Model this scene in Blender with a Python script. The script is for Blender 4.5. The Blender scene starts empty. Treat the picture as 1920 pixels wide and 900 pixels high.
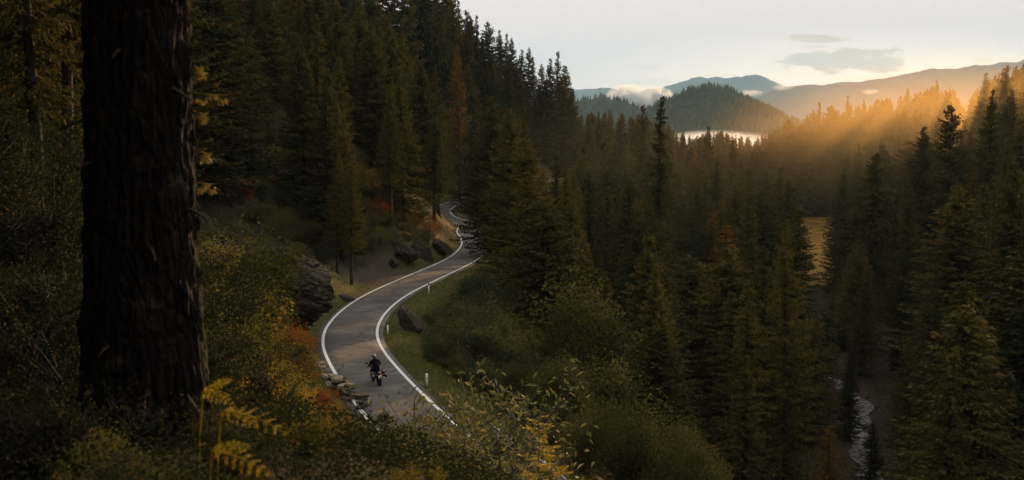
import bpy, bmesh, math, random
import numpy as np
from mathutils import Vector, Matrix

# ------------------------------------------------------------------ camera, sky, sun, exposure
W, H, F, HORIZON = 1920.0, 900.0, 2059.0, 215.0        # picture size and focal length in picture units
sc = bpy.context.scene
COL = sc.collection
PITCH = math.atan((H / 2 - HORIZON) / F)
cam = bpy.data.cameras.new("camera")
cam.sensor_width = 36.0
cam.lens = F / W * 36.0
cam.clip_start, cam.clip_end = 0.1, 60000
cam.dof.use_dof = True
cam.dof.focus_distance = 78.0
cam.dof.aperture_fstop = 2.3
camo = bpy.data.objects.new("camera", cam)
camo.rotation_euler = (math.pi / 2 - PITCH, 0, 0)
COL.objects.link(camo)
sc.camera = camo

SUN_AZ, SUN_EL = 24.0, 6.3
world = bpy.data.worlds.new("World")
sc.world = world
world.use_nodes = True
wn, wl = world.node_tree.nodes, world.node_tree.links
wn.clear()
w_out = wn.new("ShaderNodeOutputWorld")
w_bg = wn.new("ShaderNodeBackground")
w_bg.inputs["Strength"].default_value = 0.12
w_sky = wn.new("ShaderNodeTexSky")
w_sky.sky_type = "NISHITA"
w_sky.sun_disc = False
w_sky.sun_elevation = math.radians(SUN_EL)
w_sky.sun_rotation = math.radians(SUN_AZ)
w_sky.altitude = 1400
w_sky.air_density, w_sky.dust_density, w_sky.ozone_density = 1.0, 3.0, 1.0
# a bright, even veil of high cloud over the sunset, paler and warmer round the sun, with a few grey clouds in it
def w_math(op, a, b=0.0, clamp=False):
    q = wn.new("ShaderNodeMath"); q.operation = op; q.use_clamp = clamp
    for s_, v_ in zip(q.inputs, (a, b)):
        if isinstance(v_, bpy.types.NodeSocket): wl.new(v_, s_)
        else: s_.default_value = v_
    return q.outputs[0]


def w_mix(f, a, b, blend="MIX"):
    q = wn.new("ShaderNodeMix"); q.data_type = "RGBA"; q.blend_type = blend
    for s_, v_ in zip((q.inputs["Factor"], q.inputs["A"], q.inputs["B"]), (f, a, b)):
        if isinstance(v_, bpy.types.NodeSocket): wl.new(v_, s_)
        elif isinstance(v_, tuple): s_.default_value = (*v_, 1)
        else: s_.default_value = v_
    return q.outputs["Result"]


w_geo = wn.new("ShaderNodeTexCoord")
w_sep = wn.new("ShaderNodeSeparateXYZ")
wl.new(w_geo.outputs["Generated"], w_sep.inputs[0])
w_y = w_math("MAXIMUM", w_sep.outputs[1], .05)
w_u, w_v = w_math("DIVIDE", w_sep.outputs[0], w_y), w_math("DIVIDE", w_sep.outputs[2], w_y)


def w_blob(u, v, a, b):
    """1 in the middle of an ellipse of the sky, 0 on its rim, negative outside."""
    du = w_math("DIVIDE", w_math("SUBTRACT", w_u, u), a)
    dv = w_math("DIVIDE", w_math("SUBTRACT", w_v, v), b)
    return w_math("SUBTRACT", 1.0, w_math("ADD", w_math("MULTIPLY", du, du), w_math("MULTIPLY", dv, dv)))


SKY_K = 1 / 0.12
grey, cream = tuple(x * SKY_K for x in (.606, .518, .518)), tuple(x * SKY_K for x in (1.12, .84, .64))
glow = w_math("POWER", w_math("MAXIMUM", w_blob(.34, .022, .34, .060), 0.0), 1.6)
w_cover = w_math("SUBTRACT", 1.0, w_math("MULTIPLY", w_math("MAXIMUM", w_math("SUBTRACT", w_sep.outputs[2], .14), 0.0), .75), True)
w_cover = w_math("MAXIMUM", w_cover, .12)
w_over = w_math("MULTIPLY", w_math("SUBTRACT", w_sep.outputs[2], .13), 3.5, True)
w_veil = w_mix(w_over, w_mix(glow, grey, cream), tuple(x * SKY_K for x in (1.02, .96, .86)))
w_min = w_mix(w_cover, w_sky.outputs["Color"], w_veil)
w_cmb = wn.new("ShaderNodeCombineXYZ")
wl.new(w_math("MULTIPLY", w_u, 1.0), w_cmb.inputs[0]); wl.new(w_math("MULTIPLY", w_v, 3.2), w_cmb.inputs[1])
w_nz = wn.new("ShaderNodeTexNoise"); w_nz.inputs["Scale"].default_value = 34; w_nz.inputs["Detail"].default_value = 7; w_nz.inputs["Roughness"].default_value = .62
wl.new(w_cmb.outputs[0], w_nz.inputs["Vector"])
w_n = w_math("MULTIPLY", w_math("SUBTRACT", w_nz.outputs["Fac"], .5), 4.2)
for cu, cv, ca, cb, colr in ((.300, .0480, .064, .0115, (.56, .43, .34)), (.272, .0680, .034, .0040, (.54, .43, .35)), (.270, .0605, .015, .0022, (.70, .56, .46)),
                             (.126, .0425, .016, .0016, (.66, .54, .46)), (.421, .0488, .014, .0024, (.85, .66, .48)), (.090, .0300, .062, .0042, (.72, .60, .52)), (.345, .0330, .06, .0034, (.95, .75, .55))):
    mk = w_math("MULTIPLY", w_math("ADD", w_blob(cu, cv, ca, cb), w_n), 2.2, True)
    w_min = w_mix(w_math("MULTIPLY", mk, .92), w_min, tuple(x * SKY_K for x in colr))
wl.new(w_min, w_bg.inputs["Color"])
wl.new(w_bg.outputs[0], w_out.inputs["Surface"])

sun = bpy.data.lights.new("sun", "SUN")
sun.energy = 5.0
sun.color = (1.0, 0.60, 0.27)
sun.angle = math.radians(1.2)
suno = bpy.data.objects.new("sun", sun)
SUN_DIR = Vector((math.sin(math.radians(SUN_AZ)) * math.cos(math.radians(SUN_EL)),
                  math.cos(math.radians(SUN_AZ)) * math.cos(math.radians(SUN_EL)), math.sin(math.radians(SUN_EL))))
suno.rotation_euler = SUN_DIR.to_track_quat("Z", "Y").to_euler()
COL.objects.link(suno)

vs = sc.view_settings
sc.display_settings.display_device = "sRGB"
vs.view_transform = "Standard"
vs.look = "None"
vs.exposure = 0.7
vs.gamma = 1.0
vs.use_curve_mapping = False
cy = sc.cycles
cy.max_bounces = 6
cy.diffuse_bounces = 2
cy.glossy_bounces = 2
cy.transmission_bounces = 3
cy.volume_bounces = 1
cy.transparent_max_bounces = 8
cy.caustics_reflective = cy.caustics_refractive = False
cy.sample_clamp_indirect = 4.0
cy.use_denoising = True

# ------------------------------------------------------------------ picture <-> place
SP, CP = math.sin(PITCH), math.cos(PITCH)


def ray(px, py):
    """Direction through a picture point, scaled so that its y (forward) is 1."""
    u, v = px - W / 2, H / 2 - py
    d = np.array([u, F * CP + v * SP, -F * SP + v * CP])
    return d / d[1]


def at(px, py, Y):
    return ray(px, py) * Y


def proj(x, y, z):
    """Picture point of a place (arrays welcome)."""
    x, y, z = np.asarray(x, float), np.asarray(y, float), np.asarray(z, float)
    dep = y * CP - z * SP
    up = y * SP + z * CP
    return W / 2 + F * x / dep, H / 2 - F * up / dep


def g_road(Y):                                         # height of the road along its way
    Y = np.asarray(Y, float)
    return np.interp(Y, [-80, 0, 40, 75, 250, 300, 360, 420, 520], [-13.5, -16.0, -17.3, -18.4, -23.9, -23.6, -22.2, -21.2, -22.5])


def on_road(px, py):
    d = ray(px, py)
    lo, hi = 20.0, 330.0
    for _ in range(50):
        m = (lo + hi) / 2
        if d[2] * m < g_road(m) - 1e-9:
            hi = m
        else:
            lo = m
    return d[0] * lo, lo


# ------------------------------------------------------------------ road centre line (from its left painted line)
HALF = 2.3
left_px = [(617, 685), (603, 655), (601, 638), (606, 620), (619, 600), (640, 582), (665, 563), (700, 545),
           (735, 530), (770, 515), (800, 503), (830, 490), (849, 479), (862, 466), (867, 455), (863, 444), (855, 433)]
lw = np.array([on_road(*p) for p in left_px])
tl = np.gradient(lw, axis=0)
tl /= np.linalg.norm(tl, axis=1)[:, None]
ctr = lw + np.stack([tl[:, 1], -tl[:, 0]], 1) * HALF
near = np.array([[26, -70], [20, -35], [13.6, 0], [5.3, 30], [-1.0, 49.5], [-3.6, 56], [-6.2, 64], [-8.8, 72], [-11.2, 80]])
far = np.array([[-9.0, 236], [-14.5, 252], [-17.5, 268], [-17, 288], [-11, 312], [-3, 335], [9, 360], [23, 390], [38, 425], [60, 470], [90, 520], [130, 580]])
ctrl = np.vstack([near[:-1], ctr[1:], far])


def catmull(P, n=10):
    P = np.vstack([2 * P[0] - P[1], P, 2 * P[-1] - P[-2]])
    out = []
    for i in range(1, len(P) - 2):
        t = np.linspace(0, 1, n, endpoint=False)[:, None]
        a, b, c, d = P[i - 1], P[i], P[i + 1], P[i + 2]
        out.append(.5 * ((2 * b) + (-a + c) * t + (2 * a - 5 * b + 4 * c - d) * t ** 2 + (-a + 3 * b - 3 * c + d) * t ** 3))
    return np.vstack(out + [P[-2][None]])


dense = catmull(ctrl, 16)
for _ in range(7):
    s = np.concatenate([[0], np.cumsum(np.linalg.norm(np.diff(dense, axis=0), axis=1))])
    n = int(s[-1] / 1.0)
    q = np.linspace(0, s[-1], n)
    dense = np.stack([np.interp(q, s, dense[:, 0]), np.interp(q, s, dense[:, 1])], 1)
    k = np.ones(7) / 7
    pad = np.vstack([np.repeat(dense[:1], 3, 0), dense, np.repeat(dense[-1:], 3, 0)])
    dense = np.stack([np.convolve(pad[:, 0], k, "valid"), np.convolve(pad[:, 1], k, "valid")], 1)
RD = dense
RT = np.gradient(RD, axis=0)
RT /= np.linalg.norm(RT, axis=1)[:, None]
RN = np.stack([RT[:, 1], -RT[:, 0]], 1)                # to the right of the way (valley side)
RZ = g_road(RD[:, 1])
k = np.ones(15) / 15
RZ = np.convolve(np.pad(RZ, 7, mode="edge"), k, "valid")


def road_rel(x, y):
    """signed distance from the centre line (+ = valley side), height of the road there, index."""
    x, y = np.asarray(x, float).ravel(), np.asarray(y, float).ravel()
    d, z, ii = np.empty(len(x)), np.empty(len(x)), np.empty(len(x), int)
    for a in range(0, len(x), 20000):
        dx = x[a:a + 20000, None] - RD[None, :, 0]
        dy = y[a:a + 20000, None] - RD[None, :, 1]
        q = dx * dx + dy * dy
        i = q.argmin(1)
        r = np.arange(len(i))
        sg = dx[r, i] * RN[i, 0] + dy[r, i] * RN[i, 1]
        d[a:a + 20000] = np.where(sg >= 0, 1, -1) * np.sqrt(q[r, i])
        z[a:a + 20000] = RZ[i]
        ii[a:a + 20000] = i
    return d, z, ii


_nr = np.random.RandomState(5)
_NW = [(_nr.uniform(0, 6.28), _nr.uniform(0, 6.28)) for _ in range(40)]


def noise2(x, y, scale, octaves=4, seed=0):
    out, amp, fr, tot = 0, 1.0, 1.0 / scale, 0
    for o in range(octaves):
        for j in range(4):
            a, ph = _NW[(seed * 7 + o * 4 + j) % 40]
            out = out + amp * np.sin((x * math.cos(a) + y * math.sin(a)) * fr * 6.28 * (0.8 + .13 * j) + ph + 2.1 * np.sin((x * math.sin(a) - y * math.cos(a)) * fr * 2.2 + ph))
        tot += amp * 2.2
        amp *= .5
        fr *= 2.03
    return out / tot


def floor_z(y):
    return -36.5 - .008 * (y - 100)


def toe_x(y):
    return np.interp(y, [0, 100, 140, 250, 350, 450, 600], [42, 50, 60, 82, 112, 125, 150])


CREEK = np.array([[60, 10], [46, 60], [37, 100], [38, 115], [41.3, 128], [45.8, 141], [44, 160], [36, 185], [33, 200], [35, 222], [38, 247], [50, 275], [66, 310], [84, 350], [95, 400], [92, 450], [85, 520]], float)
CRK = catmull(CREEK, 12)


def terrain(x, y):
    shp = np.shape(x)
    x, y = np.asarray(x, float).ravel(), np.asarray(y, float).ravel()
    d, zr, ii = road_rel(x, y)
    ry = RD[ii, 1]
    pull = 4.5 * np.exp(-((ry - 137) / 11) ** 2)
    # uphill (left)
    u = np.maximum(0, -d - 3.1 - pull)
    steep = np.interp(ry, [0, 40, 70, 95, 150, 200, 240, 330], [1.05, 1.0, .80, .72, .85, 1.05, .95, .85])
    up = steep * np.minimum(u, 13) + .63 * np.maximum(u - 13, 0)
    up = up * np.interp(y, [405, 470], [1, .15])
    n_big = noise2(x, y, 60, 4, 1)
    n_sm = noise2(x, y, 9, 4, 2)
    zl = zr + up + (n_big * 3.2 * np.clip(u / 25, 0, 1) + n_sm * .55 * np.clip(u / 5, 0, 1))
    # downhill (right)
    v = np.maximum(0, d - 3.1)
    dn = .10 * np.minimum(v, 2.4) + .56 * np.maximum(v - 2.4, 0)
    hump = 16.0 * np.exp(-((y - 455) / 52) ** 2) * np.clip((x - 25) / 60, .3, 1)
    fl = floor_z(y) + hump + n_big * .8
    rise = .43 * np.maximum(0, x - toe_x(y)) * np.interp(y, [0, 300, 420, 600], [1.1, 1.0, .95, .7])
    right = fl + np.minimum(rise, 90) + n_big * 2.5 * np.clip(rise / 10, 0, 1)
    zd = zr - dn + n_sm * .4 * np.clip(v / 6, 0, 1)
    zrr = np.maximum(zd, right) + .0
    t = np.clip((zd - right) / 6 * .5 + .5, 0, 1)
    zrr = right + (zd - right) * t + 6 * t * (1 - t) * .5
    z = np.where(d < 0, zl, zrr)
    # the ground where the photographer stands and where the big trunk grows
    w0 = np.exp(-(((x + 2.6) / 7) ** 2 + ((y - 7.5) / 8.5) ** 2))
    z = z + w0 * (-2.62 - z) * 1.0
    # ground beyond the shoulder of the valley sinks away into the lower valley
    drop = np.clip(y - 500, 0, 1e9)
    z = z - np.minimum(.24 * drop, 190) * np.clip((260 - np.abs(x)) / 100, .35, 1)
    # creek bed
    cx = np.interp(y, CRK[:, 1], CRK[:, 0])
    z = z - 1.0 * np.exp(-((x - cx) / 3.2) ** 2) * (y < 520) * (y > 10)
    # keep the ground just below the road sheet
    fl_w = np.clip((3.3 - np.abs(d)) / .5, 0, 1)
    z = np.where(np.abs(d) < 3.3, z * (1 - fl_w) + (zr - .16) * fl_w, z)
    far_w = np.clip((y - 600) / 500, 0, 1)
    z = z * (1 - far_w) + (-200 + 25 * noise2(x, y, 900, 3, 3)) * far_w
    side = np.clip((np.abs(x) - 260) / 400, 0, 1)
    z = np.minimum(z, 130)
    return z.reshape(shp)


# ------------------------------------------------------------------ mesh and node helpers
def mesh_np(name, V, Fs, smooth=False):
    me = bpy.data.meshes.new(name)
    V = np.asarray(V, np.float32)
    me.vertices.add(len(V))
    me.vertices.foreach_set("co", V.ravel())
    if isinstance(Fs, np.ndarray):
        Fs = [Fs]
    Fs = [np.asarray(f, np.int32) for f in Fs if len(f)]
    tot = sum(f.size for f in Fs)
    me.loops.add(tot)
    me.loops.foreach_set("vertex_index", np.concatenate([f.ravel() for f in Fs]))
    cnt = np.concatenate([np.full(len(f), f.shape[1], np.int32) for f in Fs])
    me.polygons.add(len(cnt))
    me.polygons.foreach_set("loop_start", np.concatenate([[0], np.cumsum(cnt)[:-1]]).astype(np.int32))
    me.update(calc_edges=True)
    me.validate()
    if smooth:
        me.polygons.foreach_set("use_smooth", np.ones(len(cnt), bool))
    return me


def link(name, me, m=None, parent=None, loc=None):
    o = bpy.data.objects.new(name, me)
    COL.objects.link(o)
    if m is not None:
        me.materials.append(m)
    if parent is not None:
        o.parent = parent
    if loc is not None:
        o.location = loc
    return o


def tag(o, label=None, cat=None, group=None, kind=None):
    if label: o["label"] = label
    if cat: o["category"] = cat
    if group: o["group"] = group
    if kind: o["kind"] = kind
    return o


def empty(name, loc, rz=0.0, s=1.0):
    o = bpy.data.objects.new(name, None)
    COL.objects.link(o)
    o.location = loc
    o.rotation_euler = (0, 0, rz)
    o.scale = (s, s, s)
    o.empty_display_size = .3
    return o


class MB:
    """Collects tubes, boxes and quads for one mesh."""
    def __init__(self):
        self.v, self.q, self.t, self.n = [], [], [], 0

    def add(self, V, Q=None, T=None):
        V = np.asarray(V, float)
        self.v.append(V)
        if Q is not None and len(Q): self.q.append(np.asarray(Q, int) + self.n)
        if T is not None and len(T): self.t.append(np.asarray(T, int) + self.n)
        self.n += len(V)

    def tube(self, pts, rad, sides=6, cap=True):
        pts = np.asarray(pts, float)
        rad = np.broadcast_to(np.asarray(rad, float), (len(pts),))
        T = np.gradient(pts, axis=0)
        T /= np.linalg.norm(T, axis=1)[:, None] + 1e-9
        ref = np.array([0, 0, 1.0]) if abs(T[:, 2]).mean() < .8 else np.array([1.0, 0, 0])
        A = np.cross(T, ref); A /= np.linalg.norm(A, axis=1)[:, None] + 1e-9
        B = np.cross(T, A)
        an = np.arange(sides) / sides * 2 * math.pi
        V = pts[:, None] + rad[:, None, None] * (np.cos(an)[None, :, None] * A[:, None] + np.sin(an)[None, :, None] * B[:, None])
        m = len(pts)
        i, j = np.meshgrid(np.arange(m - 1), np.arange(sides), indexing="ij")
        jn = (j + 1) % sides
        Q = np.stack([i * sides + j, i * sides + jn, (i + 1) * sides + jn, (i + 1) * sides + j], -1).reshape(-1, 4)
        V = V.reshape(-1, 3)
        T3 = []
        if cap:
            c0, c1 = len(V), len(V) + 1
            V = np.vstack([V, pts[:1], pts[-1:]])
            for a in range(sides):
                b = (a + 1) % sides
                T3 += [[c0, b, a], [c1, (m - 1) * sides + a, (m - 1) * sides + b]]
        self.add(V, Q, T3)

    def box(self, c, size, R=None, taper=1.0):
        x, y, z = np.asarray(size) / 2
        V = np.array([[-x, -y, -z], [x, -y, -z], [x, y, -z], [-x, y, -z], [-x * taper, -y * taper, z], [x * taper, -y * taper, z], [x * taper, y * taper, z], [-x * taper, y * taper, z]])
        if R is not None: V = V @ np.asarray(R).T
        self.add(V + np.asarray(c), [[0, 3, 2, 1], [4, 5, 6, 7], [0, 1, 5, 4], [1, 2, 6, 5], [2, 3, 7, 6], [3, 0, 4, 7]])

    def mesh(self, name, smooth=False):
        Fs = []
        if self.q: Fs.append(np.vstack(self.q))
        if self.t: Fs.append(np.vstack(self.t))
        return mesh_np(name, np.vstack(self.v), Fs, smooth)


class N:
    """Small node-tree writer."""
    def __init__(self, nt): self.nt = nt
    def new(self, t, **kw):
        n = self.nt.nodes.new(t)
        for a, b in kw.items(): setattr(n, a, b)
        return n
    def put(self, sock, v):
        if isinstance(v, bpy.types.NodeSocket): self.nt.links.new(v, sock)
        elif isinstance(v, (tuple, list)) and len(v) == 3 and sock.type == "RGBA": sock.default_value = (*v, 1)
        else: sock.default_value = v
    def math(self, op, a, b=0.0, c=None, clamp=False):
        n = self.new("ShaderNodeMath", operation=op, use_clamp=clamp)
        self.put(n.inputs[0], a); self.put(n.inputs[1], b)
        if c is not None: self.put(n.inputs[2], c)
        return n.outputs[0]
    def mix(self, f, a, b, blend="MIX"):
        n = self.new("ShaderNodeMix", data_type="RGBA", blend_type=blend)
        self.put(n.inputs["Factor"], f); self.put(n.inputs["A"], a); self.put(n.inputs["B"], b)
        return n.outputs["Result"]
    def noise(self, scale, detail=4, rough=.6, vec=None, dist=0.0, dim="3D"):
        n = self.new("ShaderNodeTexNoise", noise_dimensions=dim)
        n.inputs["Scale"].default_value = scale; n.inputs["Detail"].default_value = detail
        n.inputs["Roughness"].default_value = rough; n.inputs["Distortion"].default_value = dist
        if vec is not None: self.nt.links.new(vec, n.inputs["Vector"])
        return n.outputs["Fac"]
    def ramp(self, f, stops, interp="LINEAR"):
        n = self.new("ShaderNodeValToRGB")
        e = n.color_ramp.elements
        n.color_ramp.interpolation = interp
        while len(e) < len(stops): e.new(.5)
        for el, (p, c) in zip(e, stops):
            el.position = p
            el.color = (*c, 1) if isinstance(c, (tuple, list)) else (c, c, c, 1)
        self.put(n.inputs[0], f)
        return n.outputs[0]
    def attr(self, name):
        return self.new("ShaderNodeAttribute", attribute_name=name).outputs["Fac"]
    def obj(self): return self.new("ShaderNodeTexCoord").outputs["Object"]
    def pos(self): return self.new("ShaderNodeNewGeometry").outputs["Position"]
    def island(self): return self.new("ShaderNodeNewGeometry").outputs["Random Per Island"]
    def rnd(self): return self.new("ShaderNodeObjectInfo").outputs["Random"]


def material(name, rough=.7, spec=.3, metal=0.0):
    m = bpy.data.materials.new(name)
    m.use_nodes = True
    nt = m.node_tree
    b = nt.nodes["Principled BSDF"]
    b.inputs["Roughness"].default_value = rough
    b.inputs["Specular IOR Level"].default_value = spec
    b.inputs["Metallic"].default_value = metal
    return m, N(nt), b


def bump(n, b, h, strength=.5, dist=.05):
    k = n.new("ShaderNodeBump")
    k.inputs["Strength"].default_value = strength
    k.inputs["Distance"].default_value = dist
    n.put(k.inputs["Height"], h)
    n.put(b.inputs["Normal"], k.outputs[0])


def plain(name, c, rough=.6, spec=.4, metal=0.0, var=.15, scale=6.0):
    m, n, b = material(name, rough, spec, metal)
    f = n.noise(scale, 5, .65, n.obj())
    n.put(b.inputs["Base Color"], n.ramp(f, [(.3, tuple(x * (1 - var) for x in c)), (.7, tuple(min(1, x * (1 + var)) for x in c))]))
    return m


def leafy(name, stops, trans=.35, rough=.45, spec=.35, per_object=.5):
    """Foliage whose leaves differ one by one and plant by plant."""
    m, n, b = material(name, rough, spec)
    f = n.math("ADD", n.math("MULTIPLY", n.rnd(), per_object), n.math("MULTIPLY", n.island(), 1 - per_object))
    col = n.ramp(f, stops)
    n.put(b.inputs["Base Color"], col)
    tr = n.new("ShaderNodeBsdfTranslucent")
    n.put(tr.inputs["Color"], n.mix(1.0, col, (1.0, 1.0, .75), "MULTIPLY"))
    mx = n.new("ShaderNodeMixShader")
    mx.inputs[0].default_value = trans
    out = n.nt.nodes["Material Output"]
    n.nt.links.new(b.outputs[0], mx.inputs[1]); n.nt.links.new(tr.outputs[0], mx.inputs[2]); n.nt.links.new(mx.outputs[0], out.inputs[0])
    return m


M = {}
M["spruce"] = leafy("spruce_needles", [(0.0, (.018, .025, .014)), (.35, (.040, .041, .015)), (.7, (.080, .063, .020)), (1.0, (.115, .074, .025))], .28, .9, .04, .55)
M["larch"] = leafy("larch_needles", [(0.0, (.07, .045, .014)), (.5, (.11, .055, .016)), (1.0, (.16, .08, .02))], .3, .9, .05, .5)
M["pine"] = leafy("pine_needles", [(0.0, (.018, .034, .016)), (1.0, (.050, .050, .022))], .2, .9, .05, .5)
M["leaf_yellow"] = leafy("yellow_green_leaves", [(0.0, (.018, .022, .008)), (.35, (.060, .060, .016)), (.62, (.17, .14, .026)), (.84, (.32, .22, .030)), (1.0, (.36, .15, .022))], .45, .8, .06, .72)
M["leaf_green"] = leafy("green_leaves", [(0.0, (.020, .024, .011)), (.5, (.062, .060, .022)), (.85, (.13, .115, .038)), (1.0, (.22, .18, .06))], .4, .8, .06, .55)
M["leaf_red"] = leafy("rust_leaves", [(0.0, (.06, .026, .010)), (.5, (.17, .050, .012)), (1.0, (.30, .10, .016))], .45, .8, .06, .4)
M["leaf_pale"] = leafy("pale_willow_leaves", [(0.0, (.06, .070, .028)), (.5, (.12, .12, .050)), (1.0, (.30, .25, .12))], .38, .7, .1, .3)
M["leaf_dark"] = leafy("shade_toned_leaves", [(0.0, (.012, .020, .010)), (.65, (.018, .023, .009)), (.90, (.042, .032, .011)), (1.0, (.15, .09, .03))], .30, .8, .06, .2)  # leaf colour lowered to stand for shade; top stop imitates sunlit flecks
M["leaf_blue"] = leafy("grey_green_leaves", [(0.0, (.026, .034, .020)), (.6, (.064, .070, .036)), (1.0, (.14, .125, .058))], .3, .8, .08, .5)
M["grass"] = leafy("verge_grass", [(0.0, (.050, .060, .014)), (.5, (.12, .115, .028)), (.85, (.20, .155, .045)), (1.0, (.26, .17, .06))], .35, .6, .2, .0)
M["fern"] = leafy("yellow_fern_fronds", [(0.0, (.20, .17, .015)), (.5, (.44, .33, .02)), (1.0, (.48, .24, .02))], .5, .5, .3, .3)

m, n, b = material("bark", .9, .15)
f = n.noise(3.0, 6, .7, n.new("ShaderNodeMapping").outputs[0])
mp = f.node.inputs["Vector"].links[0].from_node
mp.inputs["Scale"].default_value = (3, 3, .7)
n.nt.links.new(n.obj(), mp.inputs["Vector"])
n.put(b.inputs["Base Color"], n.ramp(f, [(.3, (.016, .012, .010)), (.6, (.042, .030, .023)), (.8, (.075, .060, .046))]))
bump(n, b, f, .8, .05)
M["bark"] = m
M["twig"] = plain("brown_twigs", (.055, .040, .028), .8, .2, 0, .3, 9)

# ------------------------------------------------------------------ ground
def axis(parts):
    out = []
    for a, b_, s in parts:
        out.append(np.arange(a, b_, s))
    return np.unique(np.round(np.concatenate(out), 3))


gx = np.concatenate([-np.geomspace(24000, 262, 30), axis([(-260, -60, 5), (-60, -36, 2), (-36, 22, .8), (22, 70, 2), (70, 260, 5)]), np.geomspace(262, 24000, 30)])
gy = np.concatenate([[-18000, -4000, -1200, -400, -150], axis([(-80, 0, 5), (0, 60, 1.0), (60, 270, 1.2), (270, 340, 2.5), (340, 620, 5)]), np.geomspace(625, 26000, 44)])
GX, GY = np.meshgrid(gx, gy)
GZ = terrain(GX, GY)
nx, ny = len(gx), len(gy)
ii, jj = np.meshgrid(np.arange(ny - 1), np.arange(nx - 1), indexing="ij")
Q = np.stack([ii * nx + jj, ii * nx + jj + 1, (ii + 1) * nx + jj + 1, (ii + 1) * nx + jj], -1).reshape(-1, 4)
me = mesh_np("ground", np.stack([GX, GY, GZ], -1).reshape(-1, 3), Q, True)
gd, gzr, gi = road_rel(GX, GY)
gxf, gyf = GX.ravel(), GY.ravel()
cxf = np.interp(gyf, CRK[:, 1], CRK[:, 0])
a_grass = np.clip(1 - np.abs(np.abs(gd) - 4.6) / 3.2, 0, 1) * (np.abs(gd) > 2.5)
a_meadow = np.exp(-(((gxf - .277 * gyf) / (.026 * gyf + 2)) ** 2)) * np.clip((gyf - 235) / 25, 0, 1) * np.clip((405 - gyf) / 20, 0, 1)
a_gravel = np.exp(-((gyf - 137) / 10) ** 2) * ((gd < -2) & (gd > -8.5)) + .35 * np.exp(-((gxf - cxf) / 3.0) ** 2) * (gyf < 520) * (gyf > 10)
a_cut = np.clip(1 - np.abs(-gd - 6) / 7, 0, 1) * (((gyf > 165) & (gyf < 262) & (gd > -7.5)) | ((gyf > 345) & (gyf < 470)))
for nm, a in (("grass", a_grass), ("meadow", a_meadow), ("gravel", np.clip(a_gravel, 0, 1)), ("cut", a_cut)):
    at_ = me.attributes.new(nm, "FLOAT", "POINT")
    at_.data.foreach_set("value", np.asarray(a, np.float32))
m, n, b = material("forest_floor", .95, .1)
P = n.pos()
n1, n2, n3 = n.noise(.35, 6, .65, P), n.noise(2.2, 6, .7, P), n.noise(9.0, 5, .7, P)
base = n.ramp(n1, [(.35, (.018, .020, .010)), (.5, (.035, .028, .014)), (.68, (.055, .040, .020))])
base = n.mix(n.math("MULTIPLY", n.ramp(n3, [(.5, 0.0), (.72, 1.0)]), .6), base, (.09, .055, .022))
grass = n.ramp(n2, [(.3, (.055, .062, .015)), (.55, (.105, .100, .024)), (.75, (.16, .115, .038))])
base = n.mix(n.math("MULTIPLY", n.attr("grass"), n.ramp(n1, [(.3, .55), (.6, 1.0)])), base, grass)
mead = n.ramp(n.noise(.16, 7, .75, P), [(.34, (.12, .075, .02)), (.5, (.28, .15, .033)), (.66, (.40, .22, .05))])
base = n.mix(n.attr("meadow"), base, mead)
cut = n.ramp(n2, [(.3, (.055, .032, .014)), (.5, (.13, .068, .022)), (.75, (.20, .115, .045))])
base = n.mix(n.math("MULTIPLY", n.attr("cut"), .8), base, cut)
gvl = n.ramp(n3, [(.3, (.050, .034, .027)), (.7, (.125, .085, .068))])
base = n.mix(n.attr("gravel"), base, gvl)
n.put(b.inputs["Base Color"], base)
bump(n, b, n.math("ADD", n2, n.math("MULTIPLY", n3, .5)), .8, .25)
M["ground"] = m
tag(link("ground", me, m), kind="structure")

# ------------------------------------------------------------------ road with painted edge lines
def strip(name, offs, dz, i0=0, i1=None, crown=None):
    i1 = i1 or len(RD)
    idx = np.arange(i0, i1)
    V = []
    for o_, z_ in zip(offs, dz):
        V.append(np.column_stack([RD[idx] + RN[idx] * o_, RZ[idx] + z_]))
    V = np.stack(V, 1)
    m_, k_ = V.shape[:2]
    a, c = np.meshgrid(np.arange(m_ - 1), np.arange(k_ - 1), indexing="ij")
    Qs = np.stack([a * k_ + c, a * k_ + c + 1, (a + 1) * k_ + c + 1, (a + 1) * k_ + c], -1).reshape(-1, 4)
    return mesh_np(name, V.reshape(-1, 3), Qs, True)


m, n, b = material("worn_asphalt", .82, .3)
P = n.pos()
n1, n2, n3 = n.noise(.22, 5, .6, P, .6), n.noise(1.1, 6, .65, P, 1.2), n.noise(38, 3, .7, P)
c = n.ramp(n1, [(.36, (.060, .047, .042)), (.5, (.105, .085, .075)), (.64, (.165, .138, .120))])
c = n.mix(n.math("MULTIPLY", n.ramp(n2, [(.52, 0.0), (.68, 1.0)]), .35), c, (.155, .128, .108))
c = n.mix(n.math("MULTIPLY", n3, .45), c, (.040, .033, .030))
v = n.new("ShaderNodeTexVoronoi", feature="DISTANCE_TO_EDGE")
v.inputs["Scale"].default_value = .32
wp = n.new("ShaderNodeVectorMath", operation="ADD")
nz = n.new("ShaderNodeTexNoise"); nz.inputs["Scale"].default_value = 1.0; nz.inputs["Detail"].default_value = 5
n.nt.links.new(P, nz.inputs["Vector"]); n.nt.links.new(P, wp.inputs[0]); n.nt.links.new(nz.outputs["Color"], wp.inputs[1])
n.nt.links.new(wp.outputs[0], v.inputs["Vector"])
crack = n.math("MULTIPLY", n.ramp(v.outputs["Distance"], [(.0, 1.0), (.05, 0.0)]), n.ramp(n1, [(.42, 0.0), (.55, .9)]))
c = n.mix(crack, c, (.018, .015, .015))
n.put(b.inputs["Base Color"], c)
bump(n, b, n3, .35, .01)
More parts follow.
